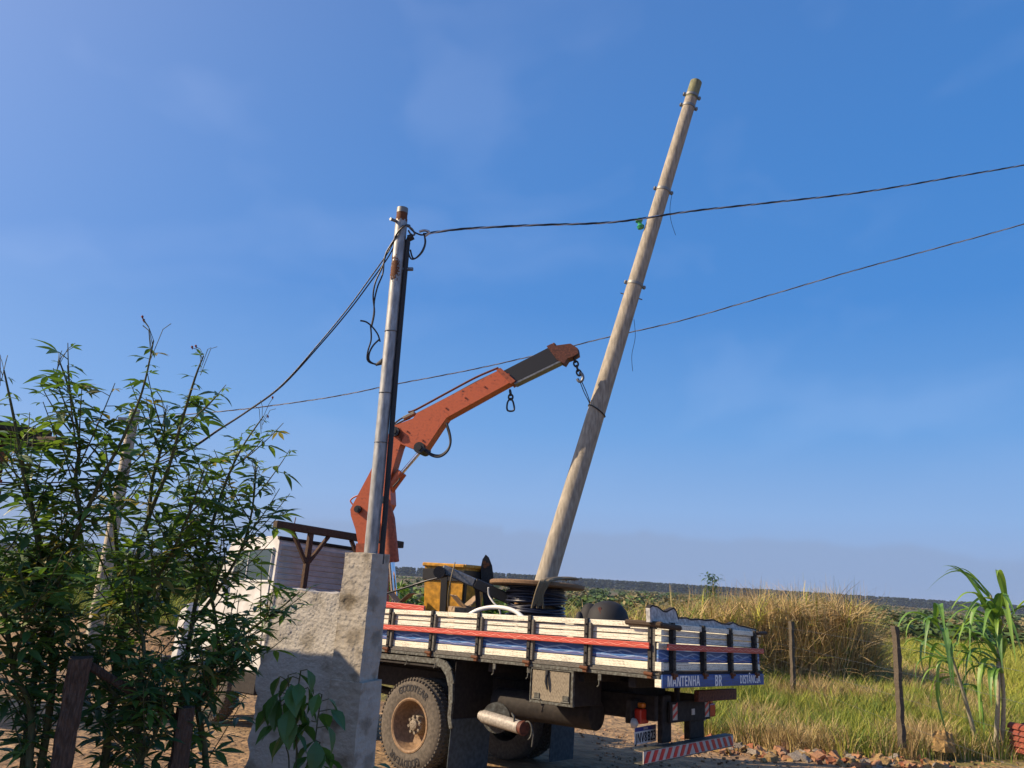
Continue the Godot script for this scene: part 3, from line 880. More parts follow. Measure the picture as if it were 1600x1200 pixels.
		il.bx(V(-8.75, -0.50, vv - 0.01 * sg), Vector3(0.13, 0.08, 0.05), 0.015)
		obj("indicator", il, M.lamporange, cab)
		var mr := MB.new()
		mr.tube(PackedVector3Array([V(-7.85, 0.25, vv), V(-7.92, 0.45, vv - 0.25 * sg)]), [0.012], 6)
		mr.bx(V(-7.93, 0.45, vv - 0.27 * sg), Vector3(0.03, 0.32, 0.17), 0.01)
		obj("mirror", mr, M.black, cab)
	var ws := MB.new()
	ws.quad(V(-7.775, 0.82, 0.42), V(-7.775, 0.82, 2.06), V(-8.012, 0.12, 2.06), V(-8.012, 0.12, 0.42), Vector3(-1, 0.3, 0))
	obj("windshield", ws, M.glass, cab)
	var fbp := MB.new()
	fbp.bx(V(-9.02, -1.0, 1.24), Vector3(0.12, 0.2, 2.1), 0.03)
	obj("front_bumper", fbp, M.black, cab)
	var stp := MB.new()
	stp.bx(V(-6.75, -1.12, 0.42), Vector3(0.6, 0.3, 0.3), 0.02)
	obj("step", stp, M.frame, cab)
	make_crane(T)

func make_crane(T: Node3D) -> void:
	var C := part("crane", T)
	# plane of the booms: through the mast and the tip
	var w0 := truck_tf * V(-5.2, 0, 1.2)
	var tipw := P(900, 550, 11.55)
	var dirp := Vector3(tipw.x - w0.x, 0, tipw.z - w0.z).normalized()
	var nrm := dirp.cross(Vector3.UP)
	var b := Basis(dirp, Vector3.UP, nrm)
	var pl := Transform3D(b, Vector3(w0.x, 0, w0.z))
	var inv := pl.affine_inverse()
	var K := func(px: float, py: float) -> Vector2:
		var q: Vector3 = inv * on_plane(px, py, pl.origin, nrm)
		return Vector2(q.x, q.y)
	var toT := truck_tf.affine_inverse() * pl
	var K3 := func(px: float, py: float, off: float) -> Vector3:
		var q: Vector2 = K.call(px, py)
		return toT * Vector3(q.x, q.y, off)
	var polyof := func(a: Array) -> PackedVector2Array:
		var r := PackedVector2Array()
		for q in a: r.append(K.call(q[0], q[1]))
		return r
	var plate := func(called: String, a: Array, half: float, m: Material) -> void:
		var mb := MB.new()
		mb.prism(toT, polyof.call(a), half)
		obj(called, mb, m, C)
	plate.call("lower_arm", [[609, 684], [594, 716], [580, 744], [564, 774], [552, 797], [553, 807], [560, 828], [565, 856], [584, 858], [597, 822], [615, 789], [614, 768], [612, 754], [628, 700], [636, 682], [630, 671], [618, 669]], 0.11, M.orange)
	plate.call("outer_boom", [[618, 668], [649, 656], [655, 648], [781, 582], [798, 587], [802, 599], [701, 655], [689, 672], [669, 702], [656, 706], [631, 696], [626, 684]], 0.11, M.orange)
	plate.call("boom_collar", [[778, 581], [785, 578], [808, 598], [801, 603]], 0.125, M.orange_dirty)
	plate.call("extension", [[784, 584], [858, 546], [881, 563], [805, 600]], 0.085, M.black)
	plate.call("extension_lip", [[805, 600.6], [881, 563.6], [882, 566], [806, 603]], 0.09, M.steel)
	plate.call("boom_head", [[856, 544], [864, 540], [870, 543], [893, 540], [904, 547], [905, 555], [897, 560], [888, 563], [883, 571], [872, 565]], 0.105, M.rustred)
	var mast := MB.new()
	mast.prism(toT, polyof.call([[563, 850], [600, 850], [602, 955], [562, 955]]), 0.16)
	obj("mast", mast, M.orange_dirty, C)
	var base := MB.new()
	base.bx(V(-5.2, -0.30, 1.2), Vector3(0.55, 0.26, 1.5), 0.03)
	obj("crane_base", base, M.orange_dirty, C)
	# lift cylinder: orange barrel and chrome rod
	var cyl := MB.new()
	cyl.tube(PackedVector3Array([K3.call(609, 792, 0.12), K3.call(611, 812, 0.12), K3.call(616, 879, 0.12)]), [0.07, 0.105, 0.118], 8)
	obj("cylinder_barrel", cyl, M.orange_dirty, C)
	var rod := MB.new()
	rod.tube(PackedVector3Array([K3.call(616, 878, 0.12), K3.call(622, 952, 0.12)]), [0.05], 14)
	obj("cylinder_rod", rod, M.chrome, C)
	var c2 := MB.new()
	c2.tube(PackedVector3Array([K3.call(606, 768, 0.0), K3.call(628, 738, 0.0)]), [0.085], 14)
	obj("cylinder_barrel", c2, M.orange, C)
	var r2 := MB.new()
	r2.tube(PackedVector3Array([K3.call(626, 741, 0.0), K3.call(658, 704, 0.0)]), [0.03], 12)
	obj("cylinder_rod", r2, M.chrome, C)
	for q in [[622, 677, 0.075], [660, 702, 0.085], [565, 797, 0.055], [605, 783, 0.055]]:
		var m := MB.new()
		m.tube(PackedVector3Array([K3.call(q[0], q[1], -0.16), K3.call(q[0], q[1], 0.16)]), [q[2]], 16)
		m.tube(PackedVector3Array([K3.call(q[0], q[1], -0.175), K3.call(q[0], q[1], 0.175)]), [q[2] * 0.5], 12)
		obj("pin", m, M.black, C)
	for q in [[790, 588], [796, 594], [664, 690], [640, 676], [700, 640], [730, 624], [760, 607]]:
		var m := MB.new()
		m.tube(PackedVector3Array([K3.call(q[0], q[1], 0.10), K3.call(q[0], q[1], 0.125)]), [0.014], 6)
		obj("bolt", m, M.orange_dirty, C)
	var hose := func(pts: Array, r: float, off: float, m: Material, called := "hose") -> void:
		var pa := []
		for q in pts: pa.append(K3.call(q[0], q[1], off))
		var mb := MB.new()
		mb.tube(smooth(pa, 6), [r], 8)
		obj(called, mb, m, C)
	hose.call([[701, 663], [706, 680], [707, 694], [702, 707], [691, 715], [679, 714], [667, 706]], 0.017, 0.10, M.rubber)
	hose.call([[699, 664], [704, 682], [705, 695], [700, 705], [690, 712], [678, 711], [665, 703]], 0.014, 0.06, M.rubber)
	hose.call([[612, 672], [619, 663], [628, 656], [640, 650]], 0.014, 0.06, M.rubber)
	hose.call([[609, 678], [616, 666], [627, 659], [641, 653]], 0.014, 0.0, M.rubber)
	hose.call([[640, 645], [652, 641], [700, 615], [745, 591], [780, 576]], 0.018, 0.05, M.rustred, "pipe")
	hose.call([[650, 646], [700, 620], [742, 597], [779, 579]], 0.016, -0.03, M.rubber, "pipe")
	hose.call([[565, 775], [556, 779], [552, 784], [556, 790]], 0.012, 0.1, M.orange, "hand_hold")
	hose.call([[618, 762], [627, 752], [628, 748]], 0.012, 0.1, M.rubber)
	var vb := MB.new()
	vb.bar(K3.call(632, 655, 0.03), K3.call(650, 646, 0.03), 0.10, 0.05, Vector3.UP, 0.01)
	obj("valve_block", vb, M.hub, C)
	var br := MB.new()
	br.bar(K3.call(862, 545, 0.0), K3.call(868, 538, 0.0), 0.12, 0.05, Vector3.UP, 0.01)
	obj("boom_bracket", br, M.rustred, C)
	# chains and hooks
	var chain := func(pts: Array, called: String) -> void:
		for k in pts.size() - 1:
			var a: Vector3 = K3.call(pts[k][0], pts[k][1], 0.0)
			var e: Vector3 = K3.call(pts[k + 1][0], pts[k + 1][1], 0.0)
			var ax := (e - a).normalized()
			var sd: Vector3 = (toT.basis.z if k % 2 == 0 else toT.basis.z.cross(ax)).normalized()
			var lp := PackedVector3Array()
			for s in 13:
				var an := TAU * s / 12.0
				lp.append((a + e) * 0.5 + ax * cos(an) * ((e - a).length() * 0.62) + sd * sin(an) * 0.033)
			var mb := MB.new()
			mb.tube(lp, [0.015], 6, false)
			obj(called, mb, M.black, C)
	chain.call([[897, 558], [899, 565], [901, 572], [903, 579], [906, 586]], "chain_link")
	chain.call([[797, 610], [798, 617], [798, 624]], "chain_link")
	hose.call([[798, 622], [793, 629], [793, 641], [803, 641], [802, 629], [798, 622]], 0.014, 0.0, M.black, "shackle")
	hose.call([[905, 583], [909, 584], [911, 590], [909, 595], [905, 596], [902, 592]], 0.022, 0.0, M.steel, "hook")
	hose.call([[895, 552], [902, 548], [904, 554], [899, 560]], 0.02, 0.06, M.black, "shackle")

func smooth(p: Array, sub: int) -> PackedVector3Array:
	var r := PackedVector3Array()
	var m := p.size()
	for i in m - 1:
		var a: Vector3 = p[max(i - 1, 0)]
		var b: Vector3 = p[i]
		var c: Vector3 = p[i + 1]
		var d: Vector3 = p[min(i + 2, m - 1)]
		for s in sub:
			r.append(b.cubic_interpolate(c, a, d, float(s) / sub))
	r.append(p[m - 1])
	return r

# ---------------------------------------------------------------- load on the bed
func make_load() -> void:
	# cable drum standing on its flange
	var D := thing("cable_drum", "wooden cable drum wound with dark blue cable on truck bed", "cable drum")
	D.transform = truck_tf.translated_local(V(-2.28, -0.43, 1.25)) * Transform3D(Basis(Vector3(0, 0, 1), -0.015), Vector3.ZERO)
	for q in [[0.0, 0.05, "lower_flange"], [0.80, 0.055, "upper_flange"]]:
		var m := MB.new()
		m.lathe(Transform3D(Basis(), Vector3(0, q[0], 0)), [Vector2(0, 0), Vector2(0.58, 0), Vector2(0.595, 0.012), Vector2(0.595, q[1] - 0.012), Vector2(0.58, q[1]), Vector2(0, q[1])], 48)
		obj(q[2], m, M.drumwood, D)
	var core := MB.new()
	core.lathe(Transform3D(), [Vector2(0.27, 0.05), Vector2(0.27, 0.8)], 32)
	obj("core", core, M.drumwood, D)
	rng.seed = 77
	for k in 46:                                                     # turns of cable, laid unevenly
		var lp := PackedVector3Array()
		var y0 := 0.07 + 0.70 * (k % 23) / 22.0
		var rr := (0.335 if k < 23 else 0.352) + rng.randf_range(-0.012, 0.018)
		var tx := rng.randf_range(-0.06, 0.06)
		var tz := rng.randf_range(-0.05, 0.05)
		for s in 37:
			var a := TAU * s / 36.0
			lp.append(Vector3(cos(a) * rr, clamp(y0 + tx * cos(a) + tz * sin(a), 0.065, 0.785), sin(a) * rr))
		var m := MB.new()
		m.tube(lp, [0.0165], 7, false)
		obj("cable_turn", m, M.cable, D)
	# rope tied over the drum
	var R := thing("tie_rope", "frayed tan rope lashed over cable drum rim", "rope")
	var rb := MB.new()
	for k in 7:
		var pts := []
		for q in [[831 + 3 * k, 950 - 4 * (k % 3), 9.0], [836 + 2 * k, 930, 8.98], [841 + 2.4 * k, 915, 8.97], [845 + 2.6 * k, 907.5, 9.0], [854 + 3 * k, 905 - k % 2, 9.2], [868 + 4 * k, 903.5, 9.45], [876 + 4.5 * k, 905, 9.6]]:
			pts.append(P(q[0], q[1], q[2] + 0.008 * k))
		rb.tube(smooth(pts, 4), [0.014 + 0.003 * (k % 3)], 6)
	obj("strand", rb, M.rope, R)
	# yellow lift bucket
	var B := thing("lift_bucket", "yellow fibreglass lift bucket with black straps on truck bed", "bucket")
	var c0 := P(686, 948, 10.55)
	var bt := Transform3D(Basis(Vector3.UP, deg_to_rad(-24.0)), Vector3(c0.x + 0.18, (truck_tf * V(-3.6, -0.43, 1.3)).y, c0.z - 0.25))
	B.transform = bt
	var wl := MB.new()
	# tapered walls (wider at the top) with an open top
	var hw0 := Vector2(0.26, 0.30)
	var hw1 := Vector2(0.31, 0.36)
	var H := 1.06
	var cor := [Vector2(-1, 1), Vector2(1, 1), Vector2(1, -1), Vector2(-1, -1)]
	for k in 4:
		var a: Vector2 = cor[k]
		var e: Vector2 = cor[(k + 1) % 4]
		var m := MB.new()
		var out := Vector3(a.x + e.x, 0, a.y + e.y)
		var p := [Vector3(a.x * hw0.x, 0.0, a.y * hw0.y), Vector3(e.x * hw0.x, 0.0, e.y * hw0.y), Vector3(e.x * hw1.x, H, e.y * hw1.y), Vector3(a.x * hw1.x, H, a.y * hw1.y)]
		var ins := -out.normalized() * 0.02
		m.quad(p[0], p[1], p[2], p[3], out)
		m.quad(p[0] + ins, p[1] + ins, p[2] + ins, p[3] + ins, -out)
		obj("wall", m, M.yellow, B)
	var fl := MB.new()
	fl.bx(Vector3(0, 0.02, 0), Vector3(0.51, 0.03, 0.59), 0.005)
	obj("floor", fl, M.yellow, B)
	for yy in [H, 0.42, 0.02]:
		var f: float = yy / H
		var hx: float = lerp(hw0.x, hw1.x, f) + 0.012
		var hz: float = lerp(hw0.y, hw1.y, f) + 0.012
		var m := MB.new()
		for q in [[Vector3(-hx, yy, hz), Vector3(hx, yy, hz)], [Vector3(-hx, yy, -hz), Vector3(hx, yy, -hz)], [Vector3(-hx, yy, -hz), Vector3(-hx, yy, hz)], [Vector3(hx, yy, -hz), Vector3(hx, yy, hz)]]:
			m.bar(q[0], q[1], 0.045, 0.05, Vector3.UP, 0.012)
		obj("lip", m, M.yellow, B)
	for q in [[0.93, 0.15], [0.20, 0.14]]:
		var f: float = q[0] / H
		var hx: float = lerp(hw0.x, hw1.x, f) + 0.01
		var hz: float = lerp(hw0.y, hw1.y, f) + 0.01
		var m := MB.new()
		m.bx(Vector3(0, q[0], hz), Vector3(hx * 2 + 0.02, q[1], 0.016), 0.004)
		m.bx(Vector3(0, q[0], -hz), Vector3(hx * 2 + 0.02, q[1], 0.016), 0.004)
		m.bx(Vector3(hx, q[0], 0), Vector3(0.016, q[1], hz * 2), 0.004)
		m.bx(Vector3(-hx, q[0], 0), Vector3(0.016, q[1], hz * 2), 0.004)
		obj("strap", m, M.black, B)
	var vs := MB.new()
	vs.bar(Vector3(0.02, 0.12, hw0.y + 0.022), Vector3(0.02, 0.95, hw1.y + 0.012), 0.016, 0.10, Vector3.RIGHT, 0.004)
	vs.bar(Vector3(0.272, 0.12, hw0.y - 0.06), Vector3(0.318, 0.95, hw1.y - 0.06), 0.08, 0.016, Vector3.RIGHT, 0.004)
	obj("strap", vs, M.black, B)
	# black lift arm lying across
	var A := thing("lifting_jib", "black steel jib lying between yellow bucket and cable drum", "jib")
	var am := MB.new()
	am.bar(P(692, 889, 9.95), P(742, 911, 9.85), 0.09, 0.11, Vector3.UP, 0.012)
	obj("arm_end", am, M.steel, A)
	var am2 := MB.new()
	am2.bar(P(742, 911, 9.85), P(812, 944, 9.75), 0.085, 0.13, Vector3.UP, 0.012)
	obj("arm_beam", am2, M.black, A)
	var kn := MB.new()
	kn.tube(PackedVector3Array([P(686, 894, 9.80), P(689, 894, 10.0)]), [0.075], 14)
	obj("pivot", kn, M.stake, A)
	var st2 := MB.new()
	st2.bar(P(745, 912, 9.9), P(748, 958, 9.9), 0.06, 0.06, Vector3.RIGHT, 0.01)
	obj("arm_leg", st2, M.stake, A)
	# fin shaped bracket behind the bucket
	var F := thing("steel_bracket", "dark fin shaped steel bracket standing behind yellow bucket", "bracket")
	var fm := MB.new()
	var fpl := Transform3D(Basis(cam_r, cam_r.cross(Vector3(0, 0, -1)).normalized(), Vector3(0, 0, 1)), P(760, 900, 10.9))
	var fo := PackedVector2Array()
	for q in [[751, 888], [754, 874], [759, 866.5], [764, 871], [769, 884], [771, 900], [770, 945], [756, 948], [752, 905]]:
		var l := fpl.affine_inverse() * on_plane(q[0], q[1], fpl.origin, fpl.basis.z)
		fo.append(Vector2(l.x, l.y))
	fm.prism(fpl, fo, 0.05)
	obj("fin_plate", fm, M.stake, F)
	var fr := MB.new()
	for q in [[757, 879], [762, 882], [758, 885]]:
		var l := on_plane(q[0], q[1], fpl.origin + fpl.basis.z * 0.05, fpl.basis.z)
		fr.tube(PackedVector3Array([l, l + Vector3(0, 0, 0.03)]), [0.025], 10)
	obj("bolt", fr, M.rust, F)
	# black rope from the bucket to the front
	var K := thing("black_rope", "taut black rope tied to yellow bucket", "rope")
	var km := MB.new()
	km.tube(smooth([P(590, 931, 10.2), P(625, 921, 10.15), P(665, 908, 10.05), P(702, 899, 9.8)], 5), [0.013], 7)
	obj("strand", km, M.cablek, K)
	var kv := MB.new()
	kv.tube(smooth([P(711, 879, 10.05), P(706, 898, 9.78), P(701, 925, 9.8), P(700, 949, 9.9)], 5), [0.008], 6)
	obj("cord", kv, M.rope, K)
	# white hose arched over the side
	var Hh := thing("white_hose", "white plastic hose arching above truck side boards", "hose")
	var hm := MB.new()
	hm.tube(smooth([P(734, 960, 9.3), P(748, 953, 9.25), P(768, 949, 9.2), P(788, 950, 9.1), P(806, 956, 9.0), P(818, 966, 8.9)], 6), [0.026], 10)
	obj("pipe", hm, M.hose_white, Hh)
	var hm2 := MB.new()
	hm2.tube(smooth([P(763, 918, 9.5), P(764, 930, 9.5), P(770, 940, 9.45), P(780, 952, 9.4), P(783, 966, 9.4)], 6), [0.011], 8)
	obj("thin_pipe", hm2, M.hose_white, Hh)
	# cartons and sacks
	for q in [["cardboard_carton", "folded brown cardboard carton in truck bed beside yellow bucket", 705, 748, 941, 10.0, 0.35], ["cardboard_carton", "open brown cardboard carton in truck bed behind concrete column", 606, 645, 935, 10.5, -0.2]]:
		var c := thing(q[0], q[1], "carton")
		var b0 := P((q[2] + q[3]) * 0.5, q[4], q[5])
		var yb := (truck_tf * V(-4.2, -0.43, 1.0)).y
		var wdt: float = (q[3] - q[2]) / FPX * q[5]
		c.position = Vector3(b0.x, yb, b0.z); c.rotation.y = q[6]
		var hgt: float = b0.y - yb - 0.06
		var m := MB.new()
		m.bx(Vector3(0, hgt * 0.5, 0), Vector3(wdt, hgt, wdt * 0.8), 0.006)
		obj("carton_body", m, M.card, c)
		for s in [-1.0, 1.0]:
			var f := MB.new()
			f.box(Transform3D(Basis(Vector3(0, 0, 1), 0.75 * s), Vector3(s * wdt * 0.26, hgt + 0.075, 0)), Vector3(wdt * 0.55, 0.008, wdt * 0.8))
			obj("carton_flap", f, M.card, c)
	# red plank lying along the front
	var rp := MB.new()
	rp.bar(truck_tf * TV(570, 941, 0.12), truck_tf * TV(664, 951.5, 0.12), 0.03, 0.07, Vector3.UP, 0.006)
	tag(obj("red_plank", rp, M.p_red), "loose red plank lying along the top of truck side", "plank")
	# rounded black tubs near the tail
	for q in [[950, 969, 939.5, 34, 0.92, "black_tub", "large upturned black plastic tub near truck tailgate"], [925, 968, 944, 18, 1.15, "black_tub", "black tub half hidden behind the larger upturned tub"], [905, 966, 955.5, 8, 0.9, "black_tub", "small black pointed bundle beside upturned black tub"]]:
		var cb := P(q[0], q[1], 8.65)
		var tp := P(q[0], q[2], 8.65)
		var rr: float = q[3] / FPX * 8.65
		var hh: float = (tp - cb).length() + 0.33
		var t := thing(q[5], q[6], "tub", Vector3(cb.x, cb.y - 0.33 if q[3] > 10 else cb.y - 0.33, cb.z - (0.25 if q[3] == 18 else 0.0)))
		var m := MB.new()
		m.lathe(Transform3D(), [Vector2(rr * 1.0, 0), Vector2(rr * 1.03, hh * 0.45), Vector2(rr * 0.98, hh * 0.62), Vector2(rr * 0.85, hh * 0.80), Vector2(rr * 0.6, hh * 0.93), Vector2(rr * 0.3, hh * 0.985), Vector2(0, hh)], 28, true)
		obj("shell", m, M.tub, t)
		if q[3] == 34:
			var s := MB.new()
			s.bar(Vector3(-rr * 0.5, hh * 0.86, rr * 0.62), Vector3(-rr * 0.2, hh * 0.55, rr * 0.97), 0.035, 0.012, Vector3(0, 0, 1), 0.003)
			obj("strap", s, M.rustred, t)

# ---------------------------------------------------------------- poles and wires
func twisted(pts: PackedVector3Array, parent: Node, r := 0.0075, rad := 0.008, pitch := 0.32, bare := 2) -> void:
	# even steps along the line, then strands wound round one another
	var step := 0.04
	var line := PackedVector3Array([pts[0]])
	for i in pts.size() - 1:
		var L := (pts[i + 1] - pts[i]).length()
		var k := int(max(1.0, L / step))
		for s in k: line.append(pts[i].lerp(pts[i + 1], float(s + 1) / k))
	for w in 3:
		var q := PackedVector3Array()
		var len := 0.0
		for i in line.size():
			if i > 0: len += (line[i] - line[i - 1]).length()
			var tg := (line[min(i + 1, line.size() - 1)] - line[max(i - 1, 0)]).normalized()
			var sx := tg.cross(Vector3.UP).normalized()
			var sy := sx.cross(tg)
			var a := TAU * len / pitch + TAU * w / 3.0
			q.append(line[i] + (sx * cos(a) + sy * sin(a)) * rad)
		var m := MB.new()
		m.tube(q, [r], 5, false)
		obj("strand", m, M.alu if w >= bare else M.cablek, parent)

func make_poles() -> void:
	# leaning concrete pole held by the crane
	var b0 := P(853, 905, 11.15)
	var b1 := P(1088, 127, 12.9)
	var ax := (b1 - b0).normalized()
	var foot := b0 - ax * ((b0.y + 0.12) / ax.y)
	var CP := thing("concrete_pole", "tall tapered concrete pole leaning, slung from crane hook", "utility pole")
	CP.position = foot
	var Lp := (b1 - foot).length()
	var rad := func(s: float) -> float: return lerp(0.168, 0.098, s / Lp)
	var sh := MB.new()
	var pp := PackedVector3Array()
	var rr := []
	for k in 25:
		pp.append(ax * (Lp - 0.35) * k / 24.0); rr.append(rad.call((Lp - 0.35) * k / 24.0))
	sh.tube(pp, rr, 28)
	obj("shaft", sh, M.pole, CP)
	var tp := MB.new()
	tp.tube(PackedVector3Array([ax * (Lp - 0.35), ax * (Lp - 0.02), ax * Lp]), [rad.call(Lp - 0.35) + 0.0005, rad.call(Lp), rad.call(Lp) * 0.8], 28)
	obj("pole_top", tp, M.pole_green, CP)
	var side := ax.cross(Vector3(0, 0, 1)).normalized()
	for q in [[150.5, 0.0], [167, 0.0], [298, 0.0], [445, 0.0], [463, 1.0]]:
		var f: float = (905.0 - q[0]) / (905.0 - 127.0)
		var c := (b0 - foot) + (b1 - b0) * f
		# perspective: find the shaft point whose picture row is q[0]
		var lo := 0.0
		var hi := Lp
		for it in 30:
			var m0 := (lo + hi) * 0.5
			var d := foot + ax * m0 - eye
			var yy := 600.0 - FPX * d.dot(cam_u) / d.dot(cam_f)
			if yy > q[0]: lo = m0
			else: hi = m0
		c = ax * lo
		var r0: float = rad.call(lo)
		var m := MB.new()
		var t := Transform3D(Basis(side, ax, side.cross(ax)), c)
		if q[1] < 0.5:
			m.lathe(t, [Vector2(r0 + 0.001, -0.022), Vector2(r0 + 0.01, -0.022), Vector2(r0 + 0.01, 0.022), Vector2(r0 + 0.001, 0.022)], 24)
		for s in [-1.0, 1.0]:
			m.tube(PackedVector3Array([c + side * s * (r0 - 0.01), c + side * s * (r0 + 0.055)]), [0.016 if q[1] < 0.5 else 0.010], 8)
			if q[1] < 0.5:
				m.box(Transform3D(t.basis, c + side * s * (r0 + 0.03)), Vector3(0.035, 0.05, 0.05), 0.004)
		obj("pole_band" if q[1] < 0.5 else "step_bolt", m, M.bandsteel, CP)
		if q[0] == 298:
			var w := MB.new()
			var a := c + side * (r0 + 0.04)
			w.tube(smooth([a, a + Vector3(-0.04, -0.25, 0.03), a + Vector3(-0.03, -0.5, 0.05), a + Vector3(0.05, -0.75, 0.04)], 5), [0.004], 5)
			obj("loose_wire", w, M.cablek, CP)
		if q[0] == 445:
			var w := MB.new()
			var a := c + side * (r0 + 0.02) - ax * 0.55
			w.tube(smooth([a, a + Vector3(0.02, -0.3, 0.03), a + Vector3(-0.03, -0.6, 0.05), a + Vector3(-0.01, -0.85, 0.04)], 5), [0.004], 5)
			obj("loose_wire", w, M.cablek, CP)
	# green insulator on the pole
	var gi := P(1001, 349, 12.35)
	var g := MB.new()
	g.lathe(Transform3D(Basis(Vector3(0, 0, 1), 0.25), gi - foot - Vector3(0, 0.06, 0)), [Vector2(0.0, -0.03), Vector2(0.05, -0.03), Vector2(0.062, 0.01), Vector2(0.035, 0.04), Vector2(0.035, 0.07), Vector2(0.062, 0.10), Vector2(0.045, 0.14), Vector2(0.0, 0.145)], 16)
	obj("insulator", g, M.green_ins, CP)
	# sling
	var S := thing("wire_sling", "thin wire sling from crane hook round leaning concrete pole", "sling")
	var hk := P(907, 595, 11.5)
	var wrap := P(929, 641, 11.55)
	# ring round the shaft where the sling bites
	var lo2 := 0.0
	var hi2 := Lp
	for it in 30:
		var m0 := (lo2 + hi2) * 0.5
		var d := foot + ax * m0 - eye
		if 600.0 - FPX * d.dot(cam_u) / d.dot(cam_f) > 642.0: lo2 = m0
		else: hi2 = m0
	var rc := foot + ax * lo2
	var r1: float = rad.call(lo2) + 0.008
	var ring := PackedVector3Array()
	var fwd := side.cross(ax)
	for k in 29:
		var a := TAU * k / 28.0
		ring.append(rc + (side * cos(a) + fwd * sin(a)) * r1 + ax * (-0.05 * cos(a)) )
	var sm := MB.new()
	sm.tube(ring, [0.011], 6, false)
	for s in [-1.0, 1.0]:
		var at: Vector3 = rc - side * r1 * 0.98 + ax * 0.09 + fwd * 0.03 * s
		sm.tube(smooth([hk + Vector3(0.008 * s, 0, 0.02 * s), hk.lerp(at, 0.5) + Vector3(0.015 * s, 0, 0), at, rc - side * r1 + ax * 0.03], 5), [0.0075], 6)
	obj("strand", sm, M.black, S)

	# galvanised service pole on the concrete column
	var f0 := P(579.5, 864, 4.36)
	var f1 := P(629, 326, 4.80)
	var SP := thing("service_pole", "thin galvanised steel service pole with rust rising from concrete column", "utility pole")
	SP.position = f0
	var dv := f1 - f0
	var pm := MB.new()
	pm.tube(PackedVector3Array([Vector3(0, -0.1, 0), dv * 0.25, dv * 0.5, dv * 0.75, dv * 0.962]), [0.039, 0.0388, 0.0385, 0.038, 0.0375], 8)
	obj("tube", pm, M.galv, SP)
	var cap := MB.new()
	cap.tube(PackedVector3Array([dv * 0.958, dv * 0.968, dv * 0.97, dv * 0.996, dv]), [0.0365, 0.0365, 0.034, 0.034, 0.026], 14)
	obj("rusty_top", cap, M.rust, SP)
	var ringm := MB.new()
	ringm.tube(PackedVector3Array([dv * 0.985, dv * 1.001]), [0.0355, 0.035], 14)
	obj("top_cap", ringm, M.bandsteel, SP)
	var con := MB.new()
	var off := cam_r * 0.052 + Vector3(0, 0, 0.0)
	con.tube(PackedVector3Array([off + Vector3(0, -0.06, 0) + cam_r * 0.012, off + dv * 0.5, off + dv * 0.90, off + dv * 0.912 + cam_r * 0.012]), [0.0155, 0.0155, 0.0145, 0.018], 12)
	con.tube(PackedVector3Array([off + dv * 0.905, off + dv * 0.912 + cam_r * 0.03]), [0.021, 0.02], 10)
	obj("conduit", con, M.rubber, SP)
	for q in [0.81]:
		var m := MB.new()
		m.bar(dv * q + cam_r * 0.03, dv * q + cam_r * 0.10, 0.02, 0.02, Vector3.UP, 0.004)
		obj("clamp", m, M.steel, SP)
	for q in [[0.30], [0.44], [0.62]]:
		var m := MB.new()
		m.lathe(Transform3D(Basis(Quaternion(Vector3.UP, dv.normalized())), dv * q[0]), [Vector2(0.0388, -0.003), Vector2(0.041, 0), Vector2(0.0388, 0.003)], 20)
		obj("tie_wire", m, M.steel, SP)
	# rust patch: a scab of flaked zinc
	var nzr := FastNoiseLite.new()
	nzr.seed = 4; nzr.frequency = 9.0
	var rp := MB.new()
	var ax2 := dv.normalized()
	var sx := cam_r - ax2 * cam_r.dot(ax2)
	sx = sx.normalized()
	var sz := sx.cross(ax2)
	for i in 26:
		for j in 26:
			var a0 := PI * (i / 26.0) - 0.2
			var s0 := 0.765 + 0.10 * j / 26.0
			var e := Vector2((i - 11) / 9.0, (j - 9) / (9.0 if j < 9 else 12.0)).length() + 0.9 * nzr.get_noise_2d(i * 0.04, j * 0.05)
			if e > 0.75: continue
			var q := []
			for c in [[0, 0], [1, 0], [1, 1], [0, 1]]:
				var aa: float = PI * ((i + c[0]) / 26.0) - 0.2
				var ss: float = 0.765 + 0.10 * (j + c[1]) / 26.0
				q.append(dv * ss + (-sx * cos(aa) + sz * sin(aa)) * 0.0392)
			rp.quad(q[0], q[1], q[2], q[3], -sx * cos(a0) + sz * sin(a0))
	if rp.v.size() > 0: obj("rust_patch", rp, M.rust, SP)
	var bolt := MB.new()
	bolt.tube(PackedVector3Array([P(610, 342, 4.72), P(640, 354, 4.84)].map(func(q): return q - f0)), [0.010], 8)
	bolt.tube(smooth([P(637, 353, 4.78) - f0, P(644, 358, 4.80) - f0, P(648, 366, 4.80) - f0, P(643, 367, 4.80) - f0, P(638, 360, 4.78) - f0], 4), [0.006], 6)
	obj("eye_bolt", bolt, M.steel, SP)
	# overhead cables
	var w1 := thing("overhead_cable", "twisted black cable strung from service pole top across leaning pole", "cable")
	var pts := []
	for q in [[662, 366, 4.80], [720, 358, 4.95], [830, 352, 5.25], [960, 347, 5.6], [1080, 330, 5.95], [1200, 317, 6.25], [1350, 300, 6.7], [1500, 275, 7.1], [1640, 250, 7.5], [1900, 195, 8.2]]:
		pts.append(P(q[0], q[1], q[2]))
	twisted(smooth(pts, 6), w1, 0.0046, 0.0042, 0.35)
	var w2 := thing("overhead_cable", "twisted cable passing behind crane boom and leaning pole", "cable")
	pts = []
	for q in [[206, 655, 13.2], [290, 648, 13.1], [400, 637, 13.0], [520, 620, 12.9], [620, 600, 12.85], [740, 577, 12.8], [850, 552, 12.75], [945, 528, 12.7], [1060, 502, 12.6], [1200, 462, 12.5], [1330, 424, 12.4], [1470, 386, 12.3], [1600, 350, 12.2], [1900, 262, 12.0]]:
		pts.append(P(q[0], q[1], q[2]))
